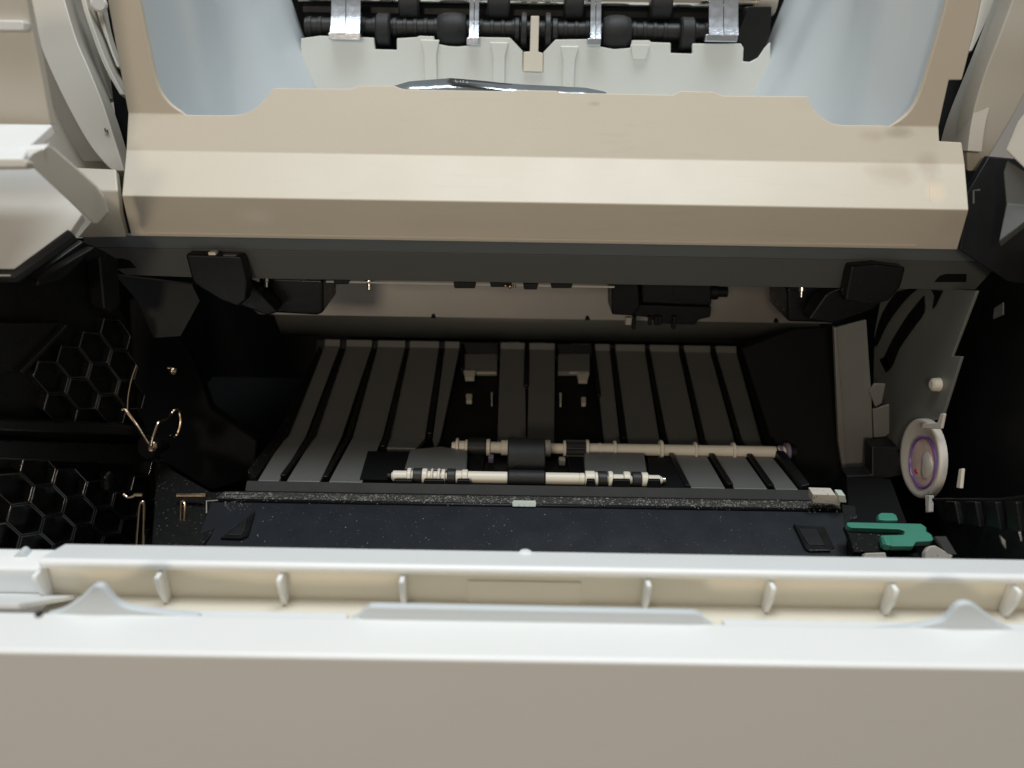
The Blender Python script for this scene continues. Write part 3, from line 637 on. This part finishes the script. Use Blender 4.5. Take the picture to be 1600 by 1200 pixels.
# glossy torsion springs and contacts
def wire(pts, r, d, name='contact_spring', m='brass', par=None):
    return obj(name, tube(smoothpath([onD(x, y, d+(q[0] if q else 0)) for (x, y, *q) in pts], 5), r, 8), m, par or lw)
wire([(213, 570, 0), (205, 594, 0), (200, 620, 0), (199, 641, 0)], .38, 300)
wire([(191, 640, 0), (198, 643, 0), (214, 665, 0), (232, 694, -3), (236, 698, -4)], .65, 300)
wire([(236, 698, -4), (240, 680, -2), (248, 660, 0), (258, 656, 4), (266, 648, 8), (274, 640, 10), (280, 644, 12), (282, 660, 12), (277, 678, 12), (270, 684, 10), (266, 680, 8)], .6, 300)
boss = obj('screw_post', lathe([(-3, 4.6), (0, 4.6), (.5, 4.2), (6, 3.0)], onD(238, 697, 305), (0.25, .6, -.2), 18), 'satin', lw)
obj('spring_screw', lathe([(0, 2.4), (1.4, 2.2), (2.2, 1.4), (2.6, 0.3)], onD(238, 697, 301), (0.2, -1, .35), 16), 'brass', lw)
wire([(268, 576, 0), (262, 575, 0)], .5, 318)
obj('frame_screw', lathe([(0, 1.8), (1, 1.6), (1.7, .8), (1.9, .2)], onD(270, 580, 318), (.2, -1, .5), 14), 'brass', lw)
wire([(193, 772, 0), (200, 777, 0), (210, 774, 0)], .55, 292)
wire([(210, 773, 0), (223, 773, 0)], .8, 292)
wire([(213, 856, 0), (217, 800, 0), (219, 787, -.5), (222, 784, -.8), (225, 787, -.5), (225, 800, 0), (224, 852, 0)], .55, 288)
wire([(277, 774, 0), (322, 774, 0)], 1.0, 296, 'contact_pin')
wire([(282, 822, 0), (282.5, 790, 0), (284, 784, 0), (287, 784, 0), (289, 790, 0), (288, 820, 0)], .5, 290)
# inner tub pieces left of the guide
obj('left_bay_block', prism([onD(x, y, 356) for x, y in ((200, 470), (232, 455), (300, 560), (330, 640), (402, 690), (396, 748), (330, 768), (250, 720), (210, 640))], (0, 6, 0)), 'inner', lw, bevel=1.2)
obj('left_bay_floor', prism([onD(245, 720, 318), onD(330, 768, 305), onD(385, 768, 305), onD(300, 872, 270), onD(235, 872, 272)], (0, 1, -5)), 'dusty', lw, bevel=0.6)
obj('left_inner_panel', prism([onD(x, y, 315) for x, y in ((180, 430), (300, 445), (312, 470), (282, 525), (240, 528), (215, 470))], (0, 2, 0)), 'darksteel', lw)

# ================================================================ right side of the bay
XP = 170.0
def onR(px, py, k=0.0): return onX(px, py, XP-k)
rp = obj('right_side_plate', prism([onR(*p) for p in ((1380, 446), (1526, 454), (1487, 556), (1502, 557), (1472, 652), (1452, 660), (1420, 705), (1362, 702), (1366, 520))], (1.2, 0, 0)), 'plateg', bevel=0.3)
def rslot(poly, k=.5, m='inner', name='plate_slot', th=.9): return obj(name, prism([onR(*p, k) for p in poly], (th, 0, 0)), m, rp)
rslot(arcpts([(1436, 448), (1412, 470), (1386, 505), (1369, 540), (1366, 532), (1378, 490), (1400, 456)], 3))
rslot(arcpts([(1443, 462), (1443, 488), (1424, 515), (1404, 545), (1391, 575), (1380, 565), (1395, 530), (1420, 490)], 3))
rslot([(1374, 562), (1384, 557), (1391, 575), (1384, 582)])
rslot([(1455, 453), (1472, 454), (1462, 475), (1457, 482), (1460, 462)])
rslot([(1371, 656), (1377, 648), (1384, 655), (1380, 668), (1373, 666)])
obj('plate_peg', lathe([(0, 2.8), (2.5, 2.6), (3.2, 1.6)], onR(1467, 601), (-1, 0, 0), 16), 'cream', rp)
# front-facing bracket with its bent edge
YK = 303.0
bk = obj('right_bracket', prism([onY(x, y, YK) for x, y in ((1307, 512), (1354, 500), (1362, 620), (1364, 690), (1366, 742), (1322, 744))], (0, 1.4, 0)), 'plateg', bevel=0.3)
obj('bracket_edge', prism([onY(x, y, YK-1.6) for x, y in ((1303, 512), (1308, 512), (1324, 742), (1318, 742), (1310, 690))], (0, 2.4, 0)), 'mirrorp', bk, bevel=0.5)
obj('bracket_tab', prism([onY(x, y, YK-1) for x, y in ((1358, 612), (1366, 600), (1384, 600), (1378, 630), (1368, 636))], (0, 1.2, 0)), 'plateg', bk, bevel=0.3)
obj('bracket_tab', prism([onY(x, y, YK-1) for x, y in ((1364, 640), (1390, 632), (1390, 676), (1384, 682), (1366, 684))], (0, 1.2, 0)), 'plateg', bk, bevel=0.3)
# white drive coupler
cc = onR(1447, 716); 
cpl = obj('drive_coupler', lathe([(0, 16.4), (2.6, 16.2), (3.0, 15.8), (2.9, 14.6), (1.6, 10.5), (1.3, 9.6), (1.3, 2)], cc, (-1, .02, .0), 40), 'coupler', angle=50)
ax = Vector((-1, .02, 0)).normalized(); cf = cc+ax*1.9+Vector((0, -2.6, -.6))
obj('grease_ring', lathe([(-.5, 10.6), (.5, 10.7), (1.0, 10.3), (1.0, 9.9), (.4, 9.6), (-.5, 9.7)], cf, ax, 36), 'purple', cpl)
for v in cpl.children[-1].data.vertices:
    q = v.co*900; v.co += Vector((0, v.co.y, v.co.z))*(.05*mathutils.noise.noise(q*.35+Vector((0, 7, 0)))) + Vector((-.0004, 0, 0))*mathutils.noise.noise(q*.5)
obj('coupler_hub', lathe([(-1, 9.7), (.3, 9.6), (.5, 8.8), (.2, 4), (.4, 0.5)], cf, ax, 32), 'pink', cpl)
bm = bmesh.new(); bmesh.ops.create_icosphere(bm, subdivisions=3, radius=1.0)
import mathutils
for v in bm.verts:
    k = 1+.28*mathutils.noise.noise(v.co*1.7+Vector((3, 1, 2)))
    v.co = Vector((v.co.x*1.0, v.co.y*4.6, v.co.z*5.4))*k + cf+ax*.3+Vector((0, -3.2, 0.5))
obj('grease_lump', bm, 'coupler', cpl)
bm = bmesh.new(); bmesh.ops.create_icosphere(bm, subdivisions=2, radius=1.0)
for v in bm.verts: v.co = Vector((v.co.x*.6, v.co.y*1.6, v.co.z*1.1)) + cf+ax*.2+Vector((0, 3.2, -6.0))
obj('red_stain', bm, 'red', cpl)
obj('coupler_tab', prism([onX(x, y, XP-5) for x, y in ((1441, 662), (1464, 660), (1469, 646), (1475, 646), (1470, 670), (1440, 670))], (1.2, 0, 0)), 'coupler', cpl, bevel=0.4)
obj('coupler_stem', prism([onX(x, y, XP-5) for x, y in ((1445, 774), (1452, 774), (1451, 800), (1446, 801))], (2, 0, 0)), 'coupler', cpl, bevel=0.3)
# black right frame
def onF(px, py, x=184.0): return onX(px, py, x)
rf = obj('right_side_frame', prism([onF(*p) for p in ((1480, 452), (1585, 395), (1760, 330), (1760, 950), (1330, 950), (1330, 700), (1440, 640))], (3, 0, 0)), 'satin', bevel=0.5)
obj('frame_shelf', prism([onX(x, y, 160) for x, y in ((1452, 778), (1560, 778), (1700, 760), (1700, 950), (1480, 950), (1475, 820))], (22, 0, 0)), 'satin', rf, bevel=1.0)
for k in range(4):
    x = 1475+k*32
    obj('frame_fin', prism([onX(x, 783, 158), onX(x+16, 783, 158), onX(x+24, 820+k*4, 158), onX(x+2, 815+k*4, 158)], (3, 0, 0)), 'black', rf, bevel=0.6)
obj('white_tab', prism([onX(x, y, 160) for x, y in ((1498, 733), (1503, 732), (1500, 763), (1494, 762))], (1.2, 0, 0)), 'cream', rf, bevel=0.2)
obj('frame_reflector', prism([onX(x, y, 176) for x, y in ((1552, 482), (1567, 472), (1567, 492), (1551, 499))], (.6, 0, 0)), 'steel', rf, bevel=0.3)
obj('frame_knob', lathe([(0, 3), (2, 3), (2.5, 2)], onX(1516, 456, 180), (-1, 0, 0), 14), 'black', rf)
obj('lower_post', prism([onD(x, y, 330) for x, y in ((1362, 698), (1404, 698), (1406, 712), (1420, 716), (1410, 744), (1330, 760), (1322, 744), (1362, 742))], (0, 8, 0)), 'satin', rf, bevel=0.8)
obj('right_bay_floor', prism([onD(1322, 745, 330), onD(1392, 748, 322), onD(1440, 876, 262), onD(1330, 876, 266)], (0, 1, -5)), 'inner', rf, bevel=0.6)
obj('dusty_shelf', prism([onD(x, y, 279-(y-820)*.3) for x, y in ((1320, 822), (1400, 828), (1420, 862), (1335, 862), (1330, 845))], (0, 1, -2)), 'dusty', rf)
# green release lever
pG = pl3(onD(1320, 820, 276), onD(1460, 838, 268), onD(1400, 853, 262))
Gp = lambda x, y: onP(x, y, pG)
gl = obj('release_lever', prism([Gp(*p) for p in ((1323, 816), (1328, 815.5), (1440, 818), (1448, 824), (1448, 830), (1456, 835), (1459, 842), (1456, 845), (1432, 846), (1428, 853), (1395, 853), (1386, 850), (1380, 850), (1376, 836), (1412, 835), (1414, 829), (1405, 826.5), (1330, 824), (1324, 821))], (0, .8, -2.6)), 'green', bevel=0.45)
obj('lever_tab', prism([Gp(*p)+Vector((0, 0, 1.2)) for p in ((1372, 816), (1371, 808), (1376, 805), (1394, 805.5), (1400, 809), (1403, 817), (1385, 817.5))], (0, 1, -2.2)), 'green', gl, bevel=0.5)
obj('lever_foot', prism([Gp(*p)+Vector((0, -.5, .6)) for p in ((1377, 838), (1392, 840), (1392, 853), (1382, 851))], (0, .8, -3)), 'green', gl, bevel=0.5)
obj('right_contact', prism([onD(x, y, 258) for x, y in ((1461, 838), (1478, 838), (1495, 866), (1480, 865))], (0, 1, -1)), 'steel', rf)
obj('white_scrap', prism([onD(x, y, 258) for x, y in ((1446, 862), (1452, 853), (1462, 852), (1490, 868), (1484, 878), (1446, 878))], (0, 2, -2)), 'dirty', rf, bevel=0.5)
obj('white_scrap', prism([onD(x, y, 260) for x, y in ((1352, 864), (1384, 863), (1387, 874), (1350, 874))], (0, 2, -2)), 'dirty', rf, bevel=0.4)
obj('frame_wire', tube([onD(1588, 812, 240), onD(1597, 845, 240)], .3, 6), 'chrome', rf)
obj('frame_chip', prism([onD(x, y, 245) for x, y in ((1564, 838), (1571, 845), (1572, 858), (1567, 850))], (0, 1, 0)), 'creamd', rf)
# inner wall between guide and bracket
obj('right_inner_wall', prism([onD(x, y, 350) for x, y in ((1160, 545), (1240, 515), (1303, 512), (1322, 744), (1262, 766), (1210, 700))], (0, 3, 0)), 'inner', rf)

# ================================================================ upper left: curved hinge arm and side cover
def ribbon(name, rows, par, m, th, back=0, bevel=0.6):     # rows (xl, xr, y, d)
    L_ = smoothpath([onD(a, y, d) for a, b, y, d in rows], 4); R_ = smoothpath([onD(b, y, d+back) for a, b, y, d in rows], 4)
    faces = [[L_[i], L_[i+1], R_[i+1], R_[i]] for i in range(len(L_)-1)]
    return obj(name, sheet(faces, (0, 0, 0)), m, par, solid=th, bevel=bevel, angle=60)
la = ribbon('hinge_arm', [(34, 86, -60, 291), (45, 101, 0, 290), (59, 119, 60, 289), (76, 138, 105, 288), (103, 161, 162, 287), (134, 179, 218, 286), (158, 189, 250, 285), (176, 194, 268, 285)], None, 'putty', 9)
ribbon('arm_web', [(86, 124, -60, 295), (100, 128, 0, 294), (118, 146, 60, 294), (137, 166, 108, 294), (160, 186, 155, 293)], la, 'putty', 5, back=22, bevel=0.3)
ribbon('arm_ridge', [(118, 128, -60, 291), (126, 134, 0, 291), (145, 153, 60, 291), (163, 171, 105, 291), (187, 194, 148, 291)], la, 'putty', 8, bevel=0.4)
ribbon('arm_ridge', [(137, 150, -60, 296), (146, 157, 0, 295), (158, 164, 40, 295), (172, 176, 80, 295), (182, 186, 105, 295)], la, 'putty', 5, bevel=0.4)
ribbon('arm_flank', [(46, 59, 62, 304), (58, 76, 103, 303), (82, 104, 162, 302), (108, 134, 216, 301), (130, 166, 252, 300)], la, 'putty', 3, back=-12, bevel=0.2)
for x, y in ((162.5, 203), (166, 205.5)):
    obj('moulded_mark', prism([onD(x, y-3, 285.2), onD(x+1.6, y-2.6, 285.2), onD(x+2.8, y+3, 285.2), onD(x+1.2, y+2.8, 285.2)], (0, .5, 0)), 'steel', la)
obj('arm_knob', lathe([(0, 3.0), (2, 3.0), (2.6, 2.2)], onD(155, 6, 293), (.4, -1, 0), 16), 'white', la)
sc = obj('side_cover', sheet([[onY(-220, -80, 246), onY(30, -80, 246), onY(42, 0, 246), onY(56, 70, 246), onY(68, 130, 246), onY(80, 196, 246), onY(-220, 196, 246)]]), 'putty', solid=3, bevel=0.5)
obj('cover_bar', prism([onY(x, y, 243) for x, y in ((-220, 29), (33, 32), (37, 35), (38, 44), (34, 47), (-220, 46))], (0, 5, 0)), 'white', sc, bevel=0.8)
obj('cover_ledge', sheet([[onY(-220, 190, 243), onY(82, 194, 243), onD(44, 229, 216), onD(36, 247, 206), onD(-220, 246, 200)]], (0, 0, 300)), 'white', sc, solid=3, bevel=0.6)
obj('cover_rim', prism([onD(x, y, 204) for x, y in ((-220, 247), (37, 248), (44, 252), (40, 262), (-220, 264))], (0, 3, -1)), 'putty', sc, bevel=0.6)
armp = [onD(40, 252, 204), onD(48, 240, 208), onD(76, 226, 216), onD(118, 262, 232), onD(150, 291, 243), onD(161, 306, 247), onD(168, 334, 250), onD(151, 351, 248), onD(144, 349, 246)]
obj('cover_strut', prism(armp, (-2.0, 5.0, -1.0)), 'putty', sc, bevel=0.7)
obj('strut_notch', prism([onD(x, y, 213) for x, y in ((22, 240), (26, 234), (68, 232), (73, 229), (66, 238), (44, 247))], (0, 2, 1)), 'white', sc, bevel=0.4)
pS = pl2((262, zat(262, 262, 60)), (226, zat(430, 226, 60)))
S = lambda x, y: onP(x, y, pS)
obj('cover_cheek', sheet([[S(-220, 262), S(60, 262), S(128, 334), S(106, 366), S(17, 431), S(-220, 432)]]), 'cheek', sc, solid=3, bevel=0.5)
obj('cheek_gasket', tube([S(-220, 436)+Vector((0, 3, 0)), S(18, 435)+Vector((0, 3, 0)), S(106, 371)+Vector((0, 3, 0))], 2.2, 8), 'satin', sc)
sb0 = [onY(x, y, 284) for x, y in ((112, 261), (181, 264))]; sb1 = [onY(x, y, 277) for x, y in ((128, 297), (184, 298))]; sb2 = [onY(x, y, 276) for x, y in ((150, 335), (188, 336))]; sb3 = [onY(x, y, 279) for x, y in ((120, 372), (197, 371))]
obj('cover_step', sheet([[sb0[0], sb0[1], sb1[1], sb1[0]], [sb1[0], sb1[1], sb2[1], sb2[0]], [sb2[0], sb2[1], sb3[1], sb3[0]]]), 'beige', sc, solid=3, bevel=0.6)
obj('arm_socket', prism([onD(x, y, 306) for x, y in ((80, 140), (130, 220), (200, 262), (210, 372), (100, 372), (60, 262))], (0, 3, 0)), 'putty', sc)
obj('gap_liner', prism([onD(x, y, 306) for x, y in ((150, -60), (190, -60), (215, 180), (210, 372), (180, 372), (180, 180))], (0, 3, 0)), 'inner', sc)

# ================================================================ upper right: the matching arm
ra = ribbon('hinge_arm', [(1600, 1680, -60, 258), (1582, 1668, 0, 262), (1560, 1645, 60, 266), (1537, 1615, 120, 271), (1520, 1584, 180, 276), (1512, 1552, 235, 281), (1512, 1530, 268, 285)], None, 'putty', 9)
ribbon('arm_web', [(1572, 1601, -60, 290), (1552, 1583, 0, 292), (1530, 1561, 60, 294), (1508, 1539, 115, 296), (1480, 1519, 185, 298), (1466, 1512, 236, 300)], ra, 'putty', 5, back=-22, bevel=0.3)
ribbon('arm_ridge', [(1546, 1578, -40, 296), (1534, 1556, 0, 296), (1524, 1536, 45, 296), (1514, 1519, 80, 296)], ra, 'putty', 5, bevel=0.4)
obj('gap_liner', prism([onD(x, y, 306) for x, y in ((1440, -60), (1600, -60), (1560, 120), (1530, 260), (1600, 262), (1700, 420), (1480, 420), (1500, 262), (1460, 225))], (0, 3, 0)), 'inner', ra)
rc = obj('side_cover', sheet([[onD(1590, 190, 262), onD(1660, 100, 250), (onD(1820, 100, 232)), onD(1820, 262, 232), onD(1600, 262, 255), onD(1571, 234, 262)]]), 'putty', solid=3, bevel=0.5)
obj('cover_corner', sheet([[onD(1568, 268, 264), onD(1574, 250, 264), onD(1606, 270, 258), onD(1700, 280, 250), onD(1700, 330, 250), onD(1572, 318, 262)], [onD(1572, 318, 262), onD(1700, 330, 250), onD(1600, 345, 254), onD(1560, 378, 264)]]), 'steel', rc, solid=3, bevel=0.5)
obj('corner_liner', prism([onD(x, y, 275) for x, y in ((1512, 300), (1545, 245), (1600, 250), (1720, 300), (1720, 460), (1575, 440), (1500, 390))], (0, 3, 0)), 'satin', rc, bevel=0.4)
obj('latch_glint', tube([onD(1521, 318, 270), onD(1521, 298, 270), onD(1531, 297, 270)], .35, 6), 'steel', rc)

# ================================================================ front door, folded down towards the viewer
XD0, XD1 = -185.0, 195.0
ZD = -131.0
YF = 137.0
zF = zat(1031, YF, 800); zR = zat(972, 150, 800)
door = obj('front_door', profile([(150.5, zR), (YF+.8, zF+.15), (YF, zF-.6), (YF+.15, zF-2.2), (YF+14, zF-175), (YF+18, zF-175), (151, zF-12), (152.5, zR-3)], XD0, XD1), 'doorskin', bevel=0.7, seg=3)
def tab(poly, name, y=150.2):
    zb = min(zat(980, y), zR)-2
    P = [onY(a, b, y) for a, b in poly]
    P = P+[Vector((P[-1].x, y, zb)), Vector((P[0].x, y, zb))]
    return obj(name, prism(P, (0, 2.0, 0)), 'bin', door, bevel=0.5)
tab([(548, 969), (560, 965), (568, 955), (578, 948.5), (800, 953), (1086, 959), (1096, 963), (1106, 974), (1122, 984)], 'handle_lip')
tab(arcpts([(70, 962), (95, 955), (118, 941), (140, 921), (150, 916), (160, 918), (170, 929), (184, 944), (205, 952), (250, 958), (310, 964)], 3), 'door_hook')
tab(arcpts([(1350, 988), (1420, 982), (1470, 972), (1484, 962), (1495, 949), (1507, 944), (1522, 946), (1542, 960), (1560, 974), (1590, 990)], 3), 'door_hook')
# inner rim of the outer skin
Yr, Zr = 159.0, zat(961, 159, 800)
for p0, p1 in ((195, 545), (1128, 1900)):
    obj('inner_rim', profile([(Yr-2.4, Zr), (Yr, Zr), (Yr, Zr-9), (Yr-2.4, Zr-9)], fx(p0, Yr, Zr), fx(p1, Yr, Zr)), 'white', door, bevel=0.5)
# inner frame with its top ledge and the channel below it
La, Lb = (186.0, zat(861, 186, 800)), (173.0, zat(890, 173, 800))
xe = fx(58, *Lb)
ledge = obj('door_ledge', profile([La, (Lb[0]+1.5, Lb[1]+.2), (Lb[0]+.3, Lb[1]-.4), (Lb[0], Lb[1]-1.4), (Lb[0]+1, Lb[1]-3), (Lb[0]+5, Lb[1]-3.2), (La[0], La[1]-3)], xe, XD1-6), 'white', door, bevel=0.4, seg=2)
bmL = sheet([[Vector((xe+.2, *Lb)), Vector((fx(84, *La), *La)), Vector((fx(86, *La), La[0], La[1]-8)), Vector((xe+.2, Lb[0], Lb[1]-8))]], (-300, 0, 0))
zC = -147.0
chan = obj('door_channel', profile([(176, Lb[1]-3), (182, Lb[1]-3), (182, zC-2), (156, zC-2), (156, zC), (176, zC)], xe, XD1-6), 'dooroff', door)
obj('channel_panel', prism([onY(x, y, 175.6) for x, y in ((731, 908), (908, 911), (908, 948), (731, 945))], (0, 1.2, 0)), 'dooroff', door)
z0 = Lb[1]-3.1
r0 = None
for px in (247, 437, 628, 1013, 1207, 1398, 1590, 57):
    x = fx(px, 171.5, z0-2)
    if r0 is None:
        r0 = obj('door_rib', profile([(176, z0), (171.0, z0), (170.6, z0-1), (171.0, z0-5), (173, zC), (176, zC)], x-.75, x+.75), 'white', door, bevel=0.45); X0 = x
    else: clone(r0, dloc=(x-X0, 0, 0))
obj('ledge_nub', lathe([(0, 2.2), (.6, 1.9), (.9, 1.0), (1.0, .2)], onP(821, 866, pl2(La, Lb))+Vector((0, .5, -.5)), (0, 0, 1), 16), 'white', door)
# left end of the inner frame
zl = zat(884, 178, 20)
el = obj('door_end', profile([(186, zl), (178, zl), (177, zl-.6), (177, zl-9), (186, zl-9)], XD0+4, xe-.3), 'white', door, bevel=0.5)
obj('end_shelf', profile([(177, zl-9), (177, zl-10.5), (153.5, zR-1.5), (153.5, zR+.2)], XD0+4, fx(64, 160, -140)), 'white', door, bevel=0.3)
obj('end_hook', prism([onY(x, y, 182) for x, y in arcpts([(5, 884), (14, 876), (24, 867), (31, 863), (38, 867), (50, 880), (56, 886)], 3)], (0, 3, 0)), 'bin', door, bevel=0.4)
obj('screw_hole', lathe([(0, .9), (.5, .9)], onP(62, 961, pl2((177, zl-9), (153.5, zR+.2)))+Vector((0, 0, .1)), (0, -.2, 1), 16), 'roller', door)

# ================================================================ foil packet lying in the bin
bm = bmesh.new(); nx, ny = 90, 24; vs = []
pxs = [(598, 146), (605, 137), (640, 127), (690, 123), (705, 122), (740, 125), (780, 129), (820, 132), (870, 134.5), (915, 137), (945, 143), (965, 160)]
def edge_z(px, y):
    for (a, za), (b, zb) in zip(pxs, pxs[1:]):
        if a <= px <= b: return zat(lerp(za, zb, (px-a)/(b-a)), y, px)
    return zat(138, y, px)
for i in range(nx+1):
    px = 600+i*(362/nx); row = []
    for j in range(ny+1):
        t = j/ny; y = 308+t*42; ez = edge_z(px, 329); fl = -33.4 - (y-308)*0.18
        k = (2*t)**2 if t <= .5 else (2-2*t)**1.5
        wob = mathutils.noise.noise(Vector((px*.035, t*4, 0)))*1.5+mathutils.noise.noise(Vector((px*.09+t*6, t*9, 5)))*.8
        z = lerp(fl, ez, k) + wob*4*k*(1-k)
        row.append(bm.verts.new((fx(px, 329, ez), y + (0 if j < ny else 0), z)))
    vs.append(row)
for i in range(nx):
    for j in range(ny): bm.faces.new((vs[i][j], vs[i+1][j], vs[i+1][j+1], vs[i][j+1]))
bottom = []
pk = obj('foil_packet', bm, 'bag', 'top', solid=0.6, angle=180, recalc=True)
pk['label'] = 'crumpled grey foil packet lying in the output bin behind the cover lip'; pk['category'] = 'packet'
pkp = pl2((328.4, zat(124, 328.4)), (326.2, zat(133, 326.2)))
Kp = lambda x, y: onP(x, y, pkp)
obj('printed_band', prism([Kp(x, y) for x, y in ((699, 122.6), (715, 123.2), (760, 127.2), (800, 131.8), (800, 133.4), (772, 132.0), (722, 129.2), (709, 127.5))], (0, .3, .1)), 'ink', pk)
for ch, px, py, hpx in (('L', 711, 128.2, 5.2), ('i', 718.5, 128.7, 5.0), ('f', 722.5, 129.1, 4.6), ('e', 728, 129.6, 5.0)):
    cu = bpy.data.curves.new('letter_source', 'FONT'); cu.body = ch; cu.size = 1.0; cu.extrude = 0.02
    to = bpy.data.objects.new('letter_source', cu); C.objects.link(to); bpy.context.view_layer.update()
    me = bpy.data.meshes.new_from_object(to); bpy.data.objects.remove(to)
    bm = bmesh.new(); bm.from_mesh(me); q0 = Kp(px, py); ex = (Kp(px+10, py+.9)-q0).normalized(); ey = (Kp(px, py-10)-q0).normalized(); mm = hpx*.27/0.72
    for v in bm.verts: v.co = q0 + ex*(v.co.x*mm*1.15) + ey*(v.co.y*mm) + Vector((0, -.12, 0))
    obj('printed_letter', bm, 'letter', pk, smooth=False)
